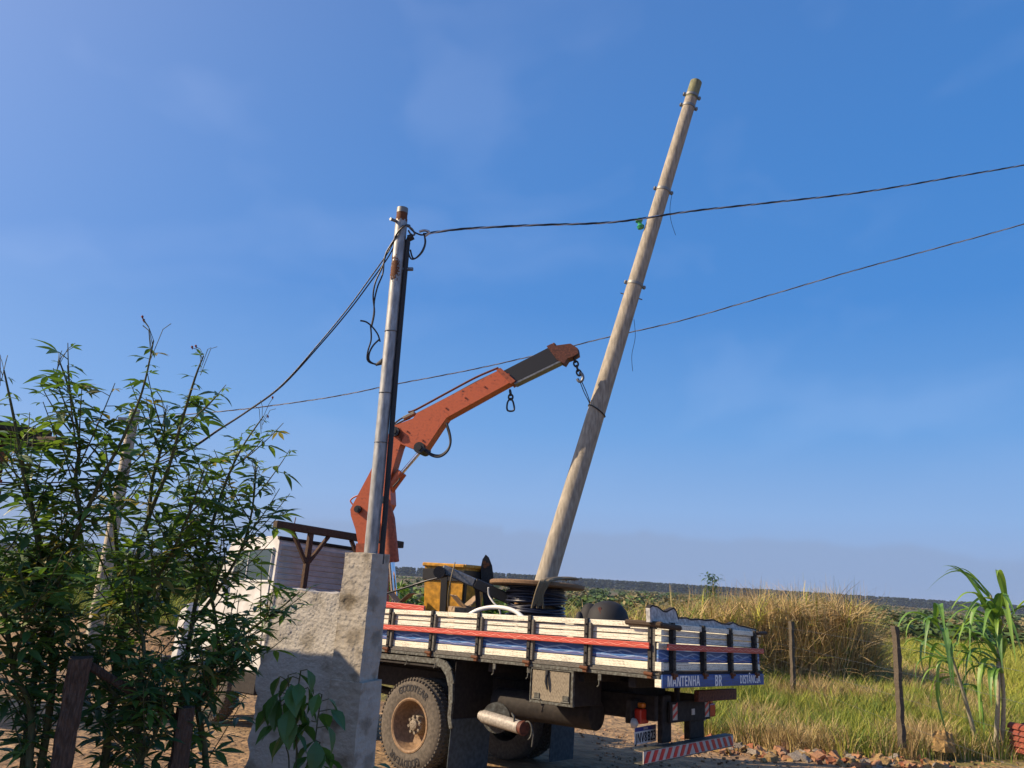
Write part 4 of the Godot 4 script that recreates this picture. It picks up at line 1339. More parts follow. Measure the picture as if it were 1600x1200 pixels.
	twisted(smooth(pts, 6), w2, 0.006, 0.0056, 0.6, 1)
	var w3 := thing("drop_cable", "pair of black service wires sagging from pole top to the shrubs", "cable")
	for o in [0.0, 1.0]:
		pts = []
		for q in [[617, 374, 4.74], [604, 398, 4.74], [580, 432, 4.72], [545, 480, 4.70], [500, 535, 4.68], [440, 602, 4.66], [385, 643, 4.64], [340, 672, 4.62], [300, 698, 4.6], [240, 725, 4.58], [170, 745, 4.56], [60, 755, 4.54], [-60, 750, 4.5]]:
			pts.append(P(q[0] + o * 1.5, q[1] + o * (3.0 + 3.0 * sin(q[0] * 0.012)), q[2]))
		var m := MB.new()
		m.tube(smooth(pts, 6), [0.0042], 6)
		obj("strand", m, M.cablek, w3)
	var w4 := thing("loose_cable", "tangle of black tails hanging beside galvanised pole", "cable")
	for pl in [[[630, 352, 4.74], [622, 362, 4.72], [616, 374, 4.73], [604, 394, 4.73], [600, 410, 4.72], [598, 428, 4.71], [590, 448, 4.7], [585, 470, 4.69], [584, 490, 4.68], [580, 510, 4.67]], [[603, 398, 4.73], [597, 418, 4.72], [587, 440, 4.7], [583, 462, 4.69], [585, 488, 4.68], [581, 509, 4.67]], [[563, 501, 4.66], [572, 503, 4.66], [581, 510, 4.66], [590, 522, 4.66], [594, 534, 4.66]], [[579, 508, 4.66], [580, 530, 4.66], [575, 548, 4.66], [574, 562, 4.66], [582, 568, 4.66], [596, 569, 4.66]], [[593, 530, 4.66], [583, 540, 4.66], [577, 552, 4.66], [577, 563, 4.66], [586, 569, 4.66], [597, 569, 4.66]], [[640, 356, 4.8], [648, 363, 4.8], [658, 367, 4.8], [665, 366, 4.8]], [[663, 366, 4.78], [664, 380, 4.78], [659, 393, 4.77], [650, 403, 4.76], [642, 404, 4.75], [638, 392, 4.75], [640, 380, 4.75]], [[662, 364, 4.8], [665, 378, 4.79], [661, 392, 4.79], [652, 402, 4.78], [645, 403, 4.77], [641, 390, 4.76]], [[617, 371, 4.72], [624, 360, 4.70], [634, 352, 4.70], [640, 352, 4.76]]]:
		var a := []
		for q in pl: a.append(P(q[0], q[1], q[2]))
		var m := MB.new()
		m.tube(smooth(a, 5), [0.0052], 6)
		obj("strand", m, M.cablek, w4)
	var gl := MB.new()
	gl.tube(PackedVector3Array([P(588, 570, 4.66), P(600, 564, 4.6)]), [0.008, 0.02], 8)
	obj("gland", gl, M.rubber, w4)
	var an := MB.new()
	an.tube(smooth([P(655, 362, 4.8), P(663, 360, 4.8), P(671, 363, 4.8), P(664, 369, 4.8)], 4), [0.008], 6)
	obj("clamp", an, M.alu, w4)
	# pole across the road, seen through the shrub
	var q0 := P(213, 640, 13.3)
	var fp := Vector3(q0.x - 0.02, ground_h(q0.x, q0.z), q0.z)
	var DP := thing("concrete_post", "slim square concrete post across the road behind the shrub", "utility pole", fp)
	var dm := MB.new()
	var hh := q0.y - fp.y
	dm.tube(PackedVector3Array([Vector3.ZERO, Vector3(0, hh * 0.5, 0), Vector3(0, hh, 0)]), [0.14, 0.115, 0.09], 4)
	obj("shaft", dm, M.pole, DP)
	var db := MB.new()
	db.bar(Vector3(-0.2, hh - 0.2, 0.1), Vector3(0.25, hh - 0.2, 0.1), 0.06, 0.06)
	obj("bracket", db, M.steel, DP)

# ---------------------------------------------------------------- column, wall, shed, yard fence
func rough_block(t: Transform3D, s: Vector3, nx: int, ny: int, nz: int, amp: float, seed_: int, ragged := 0.0) -> MB:
	# a cast block whose faces are uneven
	var nzz := FastNoiseLite.new()
	nzz.seed = seed_; nzz.frequency = 3.5; nzz.fractal_octaves = 4
	var m := MB.new()
	var disp := func(p: Vector3) -> Vector3:
		var q := p
		if ragged > 0.0:                                           # broken end at -x and uneven top
			var e: float = clamp((-p.x / s.x + 0.5) * 1.6 - 0.9, 0.0, 1.0)
			q.x += e * ragged * (0.6 * nzz.get_noise_2d(p.y * 1.3, 7.0) + 0.10)
			if p.y > s.y * 0.49: q.y += 0.03 * nzz.get_noise_2d(p.x * 1.5, 3.0)
		var d := Vector3(nzz.get_noise_3d(p.x, p.y, p.z), nzz.get_noise_3d(p.x + 30, p.y, p.z), nzz.get_noise_3d(p.x, p.y + 30, p.z)) * amp
		return t * (q + d)
	var faces := [[Vector3(1, 0, 0), Vector3(0, 1, 0), Vector3(0, 0, 1), nx, ny], [Vector3(1, 0, 0), Vector3(0, 1, 0), Vector3(0, 0, -1), nx, ny], [Vector3(0, 0, 1), Vector3(0, 1, 0), Vector3(1, 0, 0), nz, ny], [Vector3(0, 0, 1), Vector3(0, 1, 0), Vector3(-1, 0, 0), nz, ny], [Vector3(1, 0, 0), Vector3(0, 0, 1), Vector3(0, 1, 0), nx, nz]]
	for f in faces:
		for i in f[3]:
			for j in f[4]:
				var q := []
				for c in [[0, 0], [1, 0], [1, 1], [0, 1]]:
					var a: Vector3 = f[0] * ((float(i + c[0]) / f[3]) - 0.5) + f[1] * ((float(j + c[1]) / f[4]) - 0.5) + f[2] * 0.5
					q.append(disp.call(a * s))
				m.quad(q[0], q[1], q[2], q[3], t.basis * f[2])
	return m

func make_yard() -> void:
	var yaw := deg_to_rad(-24.0)                                    # wall recedes to the left
	var wb := Basis(Vector3.UP, yaw)
	var top := P(552, 864, 4.30)
	var ctr := top - wb.z * 0.09 + wb.x * 0.035
	var colm := rough_block(Transform3D(wb, Vector3(0, 1.135, 0)), Vector3(0.185, 2.27, 0.185), 8, 70, 8, 0.010, 3)
	var co := obj("concrete_column", colm, M.concrete)
	co.position = Vector3(ctr.x, 0, ctr.z)
	tag(co, "rough cast concrete column carrying the galvanised pole", "column")
	var low := rough_block(Transform3D(wb, Vector3(0.012, 0.8, 0.012)), Vector3(0.20, 1.6, 0.20), 8, 50, 8, 0.006, 8)
	obj("lower_lift", low, M.concrete, co)
	# wall joined to the column, broken at its far end
	var wl := 0.52
	var wo := ctr - wb.x * (0.09 + wl * 0.5) + wb.z * 0.0
	var wm := rough_block(Transform3D(wb, Vector3(0, 1.02, 0)), Vector3(wl, 2.04, 0.13), 26, 70, 5, 0.010, 5, 0.10)
	var w := obj("rendered_wall", wm, M.render)
	w.position = Vector3(wo.x, 0, wo.z)
	tag(w, "broken end of rendered wall joined to concrete column", "wall")
	# shed on the left, its corner just inside the picture
	var S := thing("brick_shed", "dark brick shed with eave above the shrubs", "shed")
	var c := P(40, 668, 4.32)
	S.position = Vector3(c.x, 0, c.z)
	S.rotation.y = yaw
	var H := c.y - 0.06
	var bm := MB.new()
	bm.bx(Vector3(-2.5, H * 0.5, 0.12), Vector3(4.9, H, 0.16))
	bm.bx(Vector3(-0.08, H * 0.5, 2.6), Vector3(0.16, H, 4.8))
	bm.bx(Vector3(-2.5, H * 0.5, 5.0), Vector3(4.9, H, 0.16))
	bm.bx(Vector3(-4.87, H * 0.5, 2.6), Vector3(0.16, H, 4.8))
	obj("wall", bm, M.shedwall, S)
	rng.seed = 31
	var mats := [M.brick, M.shedwall, M.rustred]
	var bmesh := MB.new()
	bmesh.bx(Vector3.ZERO, Vector3(0.02, 0.085, 0.20), 0.006)
	var bms := bmesh.mesh()
	var rows := int(H / 0.1)
	for r in range(10, rows):                                        # brick courses on the side that shows
		for k in 7:
			var o := obj("brick", bms, mats[rng.randi() % 3], S)
			o.position = Vector3(0.004, 0.05 + 0.1 * r, 0.16 + 0.215 * k + (0.107 if r % 2 else 0.0))
	var rf := MB.new()
	rf.bx(Vector3(-2.45, H + 0.03, 2.55), Vector3(5.1, 0.05, 5.3), 0.01)
	obj("roof", rf, M.oldwood, S)
	var bar := MB.new()
	bar.bar(Vector3(-1.0, H - 0.02, 0.02), Vector3(0.34, H - 0.03, 0.02), 0.06, 0.05, Vector3.UP, 0.006)
	obj("rafter", bar, M.oldwood, S)
	# wooden yard fence inside the shrubs
	var Fn := thing("yard_fence", "two rough wooden posts joined by a sloping rail in the shrubs", "fence")
	for q in [[127, 1026, 2.75, 0.048], [291, 1106, 3.05, 0.046]]:
		var tpp := P(q[0], q[1], q[2])
		var m := rough_block(Transform3D(Basis(Vector3.UP, 0.5), Vector3(tpp.x, tpp.y * 0.5, tpp.z)), Vector3(q[3] * 1.4, tpp.y, q[3] * 1.4), 6, 60, 6, 0.014, int(q[0]))
		obj("post", m, M.bark, Fn)
	var rl := MB.new()
	rl.bar(P(140, 1040, 2.82), P(296, 1136, 3.12), 0.02, 0.03, Vector3.UP, 0.006)
	obj("rail", rl, M.bark, Fn)

# ---------------------------------------------------------------- plants
func leaflet(m: MB, base: Vector3, dir: Vector3, up: Vector3, L: float, W: float, droop: float) -> void:
	# folded blade with a midrib, six sections
	var side := dir.cross(up).normalized()
	var u := side.cross(dir).normalized()
	var ws := [0.0, 0.62, 1.0, 0.86, 0.45, 0.0]
	var mid := []
	var lf := []
	var rt := []
	for k in 6:
		var t := k / 5.0
		var p := base + dir * L * t - Vector3.UP * droop * L * t * t
		mid.append(p)
		lf.append(p + side * W * 0.5 * ws[k] + u * W * 0.16 * ws[k])
		rt.append(p - side * W * 0.5 * ws[k] + u * W * 0.16 * ws[k])
	for k in 5:
		for s in [lf, rt]:
			m.tri(mid[k], s[k], s[k + 1], u)
			m.tri(mid[k], s[k + 1], mid[k + 1], u)

func trifoliate(seed_: int, size: float) -> ArrayMesh:
	var r := RandomNumberGenerator.new()
	r.seed = seed_
	var m := MB.new()
	# leaf along +x, petiole from the origin
	var pe := size * 0.35
	m.tube(PackedVector3Array([Vector3.ZERO, Vector3(pe, size * 0.03, 0), Vector3(pe * 1.25, size * 0.02, 0)]), [0.0016], 4, false)
	leaflet(m, Vector3(pe * 1.25, size * 0.02, 0), Vector3(1, r.randf_range(-0.2, 0.15), r.randf_range(-0.12, 0.12)).normalized(), Vector3.UP, size, size * 0.29, r.randf_range(0.05, 0.35))
	for s in [-1.0, 1.0]:
		leaflet(m, Vector3(pe, size * 0.03, 0), Vector3(0.62 + r.randf_range(-0.15, 0.1), r.randf_range(-0.25, 0.12), s * 0.75).normalized(), Vector3.UP, size * r.randf_range(0.8, 0.95), size * 0.28, r.randf_range(0.05, 0.4))
	return m.mesh()

var leaf_meshes := []
func add_leaves(S: Node3D, line: PackedVector3Array, from: float, spacing: float, size: float, spin0: float) -> void:
	var len := 0.0
	var next := 0.0
	var total := 0.0
	for i in line.size() - 1: total += (line[i + 1] - line[i]).length()
	next = total * from
	var spin := spin0
	for i in line.size() - 1:
		var seg := line[i + 1] - line[i]
		var L := seg.length()
		while next <= len + L:
			var p := line[i] + seg * ((next - len) / L)
			var t := next / total
			spin += 2.4 + rng.randf_range(-0.4, 0.4)
			var tilt := rng.randf_range(-0.25, 0.55)
			var sc := size * rng.randf_range(0.55, 1.25) * (1.0 - 0.55 * smoothstep(0.75, 1.0, t))
			var o := obj("leaf", leaf_meshes[rng.randi() % leaf_meshes.size()], M.leaf[[0, 1, 1, 0, 2, 0, 2, 1, 0, 0, 1, 2, 0, 3][rng.randi() % 14]], S)
			o.transform = Transform3D(Basis(Vector3.UP, spin) * Basis(Vector3(0, 0, 1), tilt) * Basis(Vector3(1, 0, 0), rng.randf_range(-0.5, 0.5)) * Basis().scaled(Vector3.ONE * sc), p)
			next += spacing * rng.randf_range(0.7, 1.3)
		len += L

func make_shrubs() -> void:
	rng.seed = 404
	for k in 6: leaf_meshes.append(trifoliate(100 + k, 0.098))
	# every plant: [label, [stems: pixel row, pixel column, depth ...]]
	var plants := [
		["leafy shrub whose flowering top rises highest above the yard", [
			[[20, 1330, 3.0], [36, 1200, 3.0], [50, 1080, 2.98], [72, 975, 2.95], [100, 880, 2.92], [128, 815, 2.9], [160, 745, 2.9], [192, 685, 2.88], [222, 612, 2.86], [240, 532, 2.85]],
			[[128, 815, 2.9], [118, 750, 2.95], [124, 690, 2.98], [108, 610, 3.0], [92, 562, 3.0]]]],
		["dark leafy shrub growing against the brick shed", [
			[[72, 1150, 2.95], [75, 975, 2.95], [62, 850, 2.9], [42, 760, 2.85], [22, 655, 2.82], [6, 578, 2.8]],
			[[75, 975, 2.95], [60, 860, 2.85], [40, 760, 2.8], [25, 700, 2.8]]]],
		["low dark shrub at the shed wall, half out of view", [
			[[45, 1200, 2.8], [20, 1040, 2.8], [-5, 880, 2.75], [-20, 760, 2.7]],
			[[20, 1040, 2.8], [40, 960, 2.75], [30, 880, 2.72]]]],
		["leafy shrub with red buds behind the thicker wooden post", [
			[[150, 1330, 3.2], [165, 1200, 3.2], [178, 1060, 3.18], [200, 930, 3.15], [232, 810, 3.12], [262, 735, 3.1], [285, 655, 3.08], [305, 590, 3.06], [318, 556, 3.05]],
			[[232, 810, 3.12], [240, 740, 3.2], [255, 690, 3.22], [258, 640, 3.22]]]],
		["bushy shrub hiding the thin concrete post across the road", [
			[[160, 1200, 3.3], [190, 1000, 3.3], [180, 830, 3.25], [172, 760, 3.22], [165, 700, 3.25]],
			[[190, 1000, 3.3], [230, 930, 3.2], [270, 860, 3.1], [300, 790, 3.05], [318, 735, 3.0]]]],
		["low shrub between the two wooden posts", [
			[[215, 1250, 3.0], [212, 1120, 3.0], [225, 1020, 3.05], [215, 960, 3.1], [220, 900, 3.1]],
			[[212, 1120, 3.0], [160, 1060, 2.98], [110, 990, 2.95], [90, 920, 2.95]],
			[[215, 1200, 3.0], [250, 1130, 3.0], [262, 1060, 3.0]]]],
		["tall shrub with a bare flowering tip before the truck cab", [
			[[290, 1330, 3.3], [286, 1200, 3.3], [285, 1090, 3.3], [300, 975, 3.32], [322, 860, 3.35], [345, 775, 3.38], [375, 705, 3.4], [412, 650, 3.42]],
			[[300, 975, 3.32], [345, 915, 3.38], [380, 850, 3.42], [395, 790, 3.45], [400, 735, 3.45]]]],
		["spreading shrub leaning over the broken wall end", [
			[[320, 1250, 3.3], [310, 1100, 3.35], [345, 1025, 3.42], [390, 985, 3.5], [432, 955, 3.55], [468, 925, 3.58]],
			[[310, 1100, 3.3], [335, 1070, 3.28], [365, 1045, 3.28], [400, 1020, 3.3]],
			[[345, 1025, 3.42], [330, 930, 3.4], [300, 830, 3.35], [295, 740, 3.3]]]]]
	for pl in plants:
		var first: Array = pl[1][0][0]
		var root := P(first[0], first[1], first[2])
		var S := thing("shrub", pl[0], "shrub", Vector3(root.x, 0, root.z), "shrubs in the yard")
		var stems := MB.new()
		var idx := 0
		for s in pl[1]:
			var pts := []
			if idx == 0: pts.append(Vector3.ZERO)
			for q in s: pts.append(P(q[0], q[1], q[2]) - S.position)
			var line := smooth(pts, 5)
			var rr := []
			for k in line.size(): rr.append(lerp(0.017 if idx == 0 else 0.009, 0.0022, float(k) / line.size()))
			stems.tube(line, rr, 7, false)
			add_leaves(S, line, 0.26 if idx == 0 else 0.08, 0.028, 1.0, rng.randf() * 6.0)
			# side twigs
			var nt := (14 if idx == 0 else 9) + (2 if first[0] > 280 else 0)
			for k in nt:
				var t := 0.2 + (0.66 if first[0] > 280 else 0.58) * pow(rng.randf(), 1.2)
				var p0 := line[int(t * (line.size() - 1))]
				var up := (line[min(int(t * (line.size() - 1)) + 1, line.size() - 1)] - p0).normalized()
				var a := rng.randf() * TAU
				var dirt := (Vector3(cos(a), 0, sin(a)) * 0.7 + up * 0.8).normalized()
				var L := rng.randf_range(0.16, 0.40) * (1.15 - 0.5 * t)
				var tw := PackedVector3Array()
				for j in 6: tw.append(p0 + dirt * L * j / 5.0 + Vector3.UP * 0.06 * (j / 5.0) * (j / 5.0))
				stems.tube(tw, [0.0035, 0.003, 0.0028, 0.0024, 0.002, 0.0015], 5, false)
				add_leaves(S, tw, 0.2, 0.035, 0.95, rng.randf() * 6.0)
			# bare flowering tip
			var tip: Vector3 = line[line.size() - 1]
			if tip.y + S.position.y > 2.3:
				for k in 5:
					var a := rng.randf() * TAU
					var e := tip + Vector3(cos(a) * 0.05, rng.randf_range(0.0, 0.09), sin(a) * 0.05)
					stems.tube(PackedVector3Array([tip - Vector3.UP * 0.02 * k, (tip + e) * 0.5 + Vector3.UP * 0.01, e]), [0.0013], 4, false)
					if k < 2 and idx == 0:
						var fl := MB.new()
						fl.lathe(Transform3D(Basis(Vector3(1, 0, 0), 0.7), e), [Vector2(0.0, -0.008), Vector2(0.003, 0.0), Vector2(0.005, 0.006), Vector2(0.0, 0.011)], 7, true)
						obj("flower_bud", fl, M.flower, S)
			idx += 1
		obj("stems", stems, M.stem, S)
	# broad leaved young plant in front of the wall
	var base := P(462, 1330, 3.3)
	var Bp := thing("broadleaf_plant", "young plant with large drooping heart shaped leaves before the wall", "plant", Vector3(base.x, 0, base.z))
	var bl := MB.new()
	var W := [0.0, 0.75, 1.0, 0.85, 0.5, 0.0]
	leaflet(bl, Vector3.ZERO, Vector3(1, 0, 0), Vector3.UP, 0.12, 0.072, 0.25)
	var blm := bl.mesh()
	var bs := MB.new()
	for s in [[[462, 1250], [462, 1150], [464, 1090], [470, 1048]], [[450, 1250], [446, 1160], [440, 1110], [436, 1080]], [[470, 1250], [490, 1170], [497, 1120], [503, 1085]], [[462, 1200], [455, 1130], [452, 1085], [450, 1055]], [[472, 1250], [480, 1210], [490, 1190], [500, 1160]]]:
		var pts := [Vector3(0, 0, 0)]
		for q in s: pts.append(P(q[0], q[1], 3.3 + rng.randf_range(-0.05, 0.05)) - Bp.position)
		var line := smooth(pts, 5)
		bs.tube(line, [0.006, 0.003], 6, false)
		var cnt := 10
		for k in cnt:
			var t := 0.50 + 0.50 * k / (cnt - 1.0)
			var p := line[int(t * (line.size() - 1))]
			var a: float = 2.4 * k + rng.randf_range(-0.5, 0.5) + s[0][0]
			var pe := Vector3(cos(a), 0.25, sin(a)) * rng.randf_range(0.02, 0.055)
			bs.tube(PackedVector3Array([p, p + pe]), [0.002], 4, false)
			var o := obj("leaf", blm, M.broad[rng.randi() % 2], Bp)
			o.transform = Transform3D(Basis(Vector3.UP, -a) * Basis(Vector3(0, 0, 1), rng.randf_range(-1.25, -0.5)) * Basis(Vector3(1, 0, 0), rng.randf_range(-0.4, 0.4)) * Basis().scaled(Vector3.ONE * rng.randf_range(0.75, 1.15)), p + pe)
	obj("stems", bs, M.stem, Bp)
	# low sprig beside the wheel
	var sb := P(588, 1205, 3.6)
	var Sp := thing("seedling", "small dark leafy sprig at the foot of concrete column", "plant", Vector3(sb.x, 0, sb.z))
	var sm := MB.new()
	sm.tube(PackedVector3Array([Vector3.ZERO, Vector3(0, sb.y * 0.6, 0), Vector3(0.0, sb.y, 0)]), [0.006, 0.004, 0.003], 6, false)
	obj("stems", sm, M.stem, Sp)
	for k in 9:
		var a := 2.4 * k
		var o := obj("leaf", blm, M.broad[k % 2], Sp)
		o.transform = Transform3D(Basis(Vector3.UP, -a) * Basis(Vector3(0, 0, 1), rng.randf_range(-0.6, 0.3)) * Basis().scaled(Vector3.ONE * 0.75), Vector3(0, sb.y - 0.012 * k + 0.03, 0))

func cane_leaf(L: float, W: float, rise: float, droop: float) -> ArrayMesh:
	var m := MB.new()
	var n := 12
	var pr := []
	for k in n + 1:
		var t := float(k) / n
		var p := Vector3(L * t * (1.0 - 0.25 * t), rise * t - droop * t * t * t, 0)
		var w := W * (0.55 + 1.4 * t) if t < 0.3 else W * (1.0 - pow((t - 0.3) / 0.7, 1.7))
		pr.append([p, p + Vector3(0, w * 0.22, w * 0.5), p + Vector3(0, w * 0.22, -w * 0.5)])
	for k in n:
		for s in [1, 2]:
			m.tri(pr[k][0], pr[k][s], pr[k + 1][s], Vector3.UP)
			m.tri(pr[k][0], pr[k + 1][s], pr[k + 1][0], Vector3.UP)
	return m.mesh()

func make_cane() -> void:
	rng.seed = 88
	var lms := [cane_leaf(1.15, 0.11, 0.75, 0.55), cane_leaf(1.05, 0.12, 0.5, 0.9), cane_leaf(1.2, 0.10, 1.0, 0.5), cane_leaf(0.95, 0.11, 0.35, 1.2)]
	for st in [["sugarcane", "taller sugarcane clump with two pale stalks near red tiles", [[[1566, 1188], [1568, 1090], [1560, 1000], [1548, 930]], [[1556, 1180], [1560, 1080], [1560, 1010], [1572, 940]]], 12.3, 22], ["sugarcane", "shorter leaning sugarcane stalk beside fence post", [[[1527, 1165], [1510, 1100], [1488, 1030], [1462, 965]]], 12.6, 24]]:
		var q0: Array = st[2][0][0]
		var b := P(q0[0], q0[1], st[3])
		var S := thing(st[0], st[1], "cane", Vector3(b.x, 0, b.z), "sugarcane by the fence")
		for cn in st[2]:
			var pts := []
			for q in cn: pts.append(P(q[0], q[1], st[3]) - S.position)
			pts[0].y = 0.0
			var line := smooth(pts, 5)
			var m := MB.new()
			var rr := []
			for k in line.size(): rr.append(lerp(0.036, 0.014, float(k) / line.size()) * (1.0 + (0.12 if k % 3 == 0 else 0.0)))
			m.tube(line, rr, 9, false)
			obj("stalk", m, M.canestalk, S)
			for k in st[4]:
				var t: float = 0.50 + 0.5 * k / (st[4] - 1.0)
				var p := line[int(t * (line.size() - 1))]
				# the wind carries most blades to the left
				var a := PI + rng.randf_range(-1.25, 1.25)
				if rng.randf() < 0.25: a = rng.randf() * TAU
				var o := obj("blade", lms[rng.randi() % 4] if st[3] < 12.5 else lms[[1, 3, 3, 1, 0][rng.randi() % 5]], M.cane[rng.randi() % 3], S)
				o.transform = Transform3D(Basis(Vector3.UP, a) * Basis(Vector3(0, 0, 1), rng.randf_range(-0.25, 0.35) + 0.35 * (t - 0.5) - (0.0 if st[3] < 12.5 else 0.3)) * Basis().scaled(Vector3.ONE * rng.randf_range(0.75, 1.1)), p)

# ---------------------------------------------------------------- grass and field
func tuft(seed_: int, blades: int, h: float, spread: float, w: float, bend: float, plume := false) -> ArrayMesh:
	var r := RandomNumberGenerator.new()
	r.seed = seed_
	var st := SurfaceTool.new()
	st.begin(Mesh.PRIMITIVE_TRIANGLES)
	for k in blades:
		var a := r.randf() * TAU
		var d := Vector3(cos(a), 0, sin(a))
		var s := Vector3(-d.z, 0, d.x).rotated(Vector3.UP, r.randf_range(-0.8, 0.8))
		var p := d * r.randf() * spread
		var H := h * r.randf_range(0.55, 1.0)
		var bd := bend * r.randf_range(0.3, 1.3)
		var c := Color(1, 1, 1) * r.randf_range(0.7, 1.1)
		c.a = 1.0
		var prev := []
		var n := 4
		for j in n + 1:
			var t := float(j) / n
			var q := p + d * bd * H * t * t + Vector3.UP * H * (t - 0.28 * bd * t * t * t)
			var ww := w * (1.0 - t * 0.92)
			var row := [q - s * ww * 0.5, q + s * ww * 0.5]
			if j > 0:
				for v in [prev[0], prev[1], row[1], prev[0], row[1], row[0]]:
					st.set_color(c); st.set_normal((d * 0.4 + Vector3.UP * 0.5).normalized()); st.add_vertex(v)
			prev = row
	st.generate_normals()
	return st.commit()

func scatter(called: String, label: String, mesh: Mesh, xf: Array, cols: Array, category := "grass") -> void:
	var mm := MultiMesh.new()
	mm.transform_format = MultiMesh.TRANSFORM_3D
	mm.use_colors = true
	mm.mesh = mesh
	mm.instance_count = xf.size()
	for i in xf.size():
		mm.set_instance_transform(i, xf[i]); mm.set_instance_color(i, cols[i])
	var o := MultiMeshInstance3D.new()
	o.multimesh = mm; o.material_override = M.grass
	o.name = numbered(called); add_child(o)
	tag(o, label, category)
	kind(o, "stuff")

func make_field() -> void:
	rng.seed = 5150
	var straw := [Color(0.50, 0.36, 0.16), Color(0.58, 0.43, 0.21), Color(0.40, 0.27, 0.12), Color(0.46, 0.37, 0.14)]
	var green := [Color(0.18, 0.25, 0.03), Color(0.30, 0.35, 0.035), Color(0.38, 0.38, 0.05), Color(0.13, 0.21, 0.03)]
	var nz := FastNoiseLite.new()
	nz.seed = 61; nz.frequency = 0.22; nz.fractal_octaves = 3
	# tall dry elephant grass behind the truck
	var tl := [tuft(1, 18, 2.3, 0.28, 0.034, 0.5), tuft(2, 20, 1.9, 0.30, 0.034, 0.85), tuft(3, 14, 2.6, 0.24, 0.026, 0.28)]
	for k in 3:
		var xf := []
		var cs := []
		for i in 720:
			var x := rng.randf_range(1.2, 11.3)
			var z := rng.randf_range(-26.5, -20.2)
			if x > 0.463 * -z: x = rng.randf_range(4.0, 0.463 * -z)
			var hs := 0.62 + 0.38 * smoothstep(3.5, 8.0, x) + 0.22 * nz.get_noise_2d(x * 2.0, z * 2.0)
			if x > 10.4: hs *= 0.85
			xf.append(Transform3D(Basis.from_euler(Vector3(rng.randfn() * 0.13, rng.randf() * TAU, rng.randfn() * 0.13)) * Basis().scaled(Vector3(1, hs * rng.randf_range(0.8, 1.1), 1)), Vector3(x, ground_h(x, z), z)))
			cs.append(straw[rng.randi() % 4] if rng.randf() < (0.86 if x > 6.0 else 0.6) else green[rng.randi() % 4])
		scatter("tall_grass", ["tall dry straw coloured grass behind the truck", "dense dry grass stand beyond the fence", "feathery dry grass tops behind tailgate"][k], tl[k], xf, cs)
	var dr := tuft(7, 9, 0.8, 0.12, 0.034, 1.35)
	var dx := []
	var dc := []
	for i in 2600:
		var x := rng.randf_range(1.2, 11.2)
		var z := -20.2 - 5.5 * pow(rng.randf(), 1.6)
		if x > 0.458 * -z: x = rng.randf_range(4.0, 0.458 * -z)
		var top := 1.0 + 0.75 * smoothstep(3.5, 8.0, x)
		dx.append(Transform3D(Basis.from_euler(Vector3(rng.randfn() * 0.3, rng.randf() * TAU, rng.randfn() * 0.3)).scaled(Vector3.ONE * rng.randf_range(0.7, 1.2)), Vector3(x, rng.randf_range(0.1, top), z)))
		dc.append(straw[rng.randi() % 4] if rng.randf() < (0.88 if x > 6.0 else 0.6) else green[rng.randi() % 4])
	scatter("dry_leaves", "drooping dry leaf blades hanging in the tall grass stand", dr, dx, dc)
	# weeds along the road edge and through the fence
	var wd := [tuft(11, 16, 0.62, 0.22, 0.016, 0.6), tuft(12, 16, 0.5, 0.25, 0.014, 0.9)]
	for k in 2:
		var xf := []
		var cs := []
		for i in 2600:
			var x := rng.randf_range(3.6, 11.5)
			var z := rng.randf_range(-20.0, -12.9)
			if x < 4.0 + max(0.0, z + 14.0) * 1.1 + 0.6 * nz.get_noise_2d(x * 3.0, z * 3.0): continue
			if z > -13.4 and rng.randf() < 0.4: continue
			var dry := nz.get_noise_2d(x * 1.7, z * 1.7) + (0.25 if z > -14.5 else 0.0)
			xf.append(Transform3D(Basis(Vector3.UP, rng.randf() * TAU).scaled(Vector3.ONE * rng.randf_range(0.6, 1.15)), Vector3(x, ground_h(x, z) - 0.01, z)))
			cs.append(straw[rng.randi() % 4] if dry + rng.randf_range(-0.25, 0.25) > 0.2 else green[rng.randi() % 4])
		scatter("verge_grass", ["mixed green and dry grass along the wire fence", "matted low grass at the road edge"][k], wd[k], xf, cs)
	# pasture
	var pg := [tuft(21, 14, 0.42, 0.3, 0.018, 0.8), tuft(22, 12, 0.34, 0.35, 0.02, 1.0)]
	for k in 2:
		var xf := []
		var cs := []
		for i in 7000:
			var t := pow(rng.randf(), 1.5)
			var z: float = -18.5 - 60.0 * t
			var x := rng.randf_range(2.0, 14.0 + 0.78 * -z)
			xf.append(Transform3D(Basis(Vector3.UP, rng.randf() * TAU).scaled(Vector3.ONE * rng.randf_range(0.7, 1.3) * (1.0 + 0.8 * t)), Vector3(x, ground_h(x, z) - 0.01, z)))
			var n := nz.get_noise_2d(x * 0.35, z * 0.35)
			cs.append(green[1 + rng.randi() % 2] if n + rng.randf_range(-0.2, 0.2) < 0.34 else straw[rng.randi() % 4])
		scatter("pasture", ["yellow green pasture grass beyond the fence", "low pasture grass running to the far fields"][k], pg[k], xf, cs)
	# left: weeds on the bank and verge
	var lx := []
	var lc := []
	for i in 1500:
		var x := rng.randf_range(-24.0, -4.5)
		var z := rng.randf_range(-26.0, -18.6)
		lx.append(Transform3D(Basis(Vector3.UP, rng.randf() * TAU).scaled(Vector3.ONE * rng.randf_range(0.8, 1.5)), Vector3(x, ground_h(x, z) - 0.01, z)))
		lc.append(green[rng.randi() % 4])
	scatter("bank_grass", "green weeds on the earth bank across the road", wd[0], lx, lc)
	# leafy bushes: leaves scattered through a rounded volume
	var lm := MB.new()
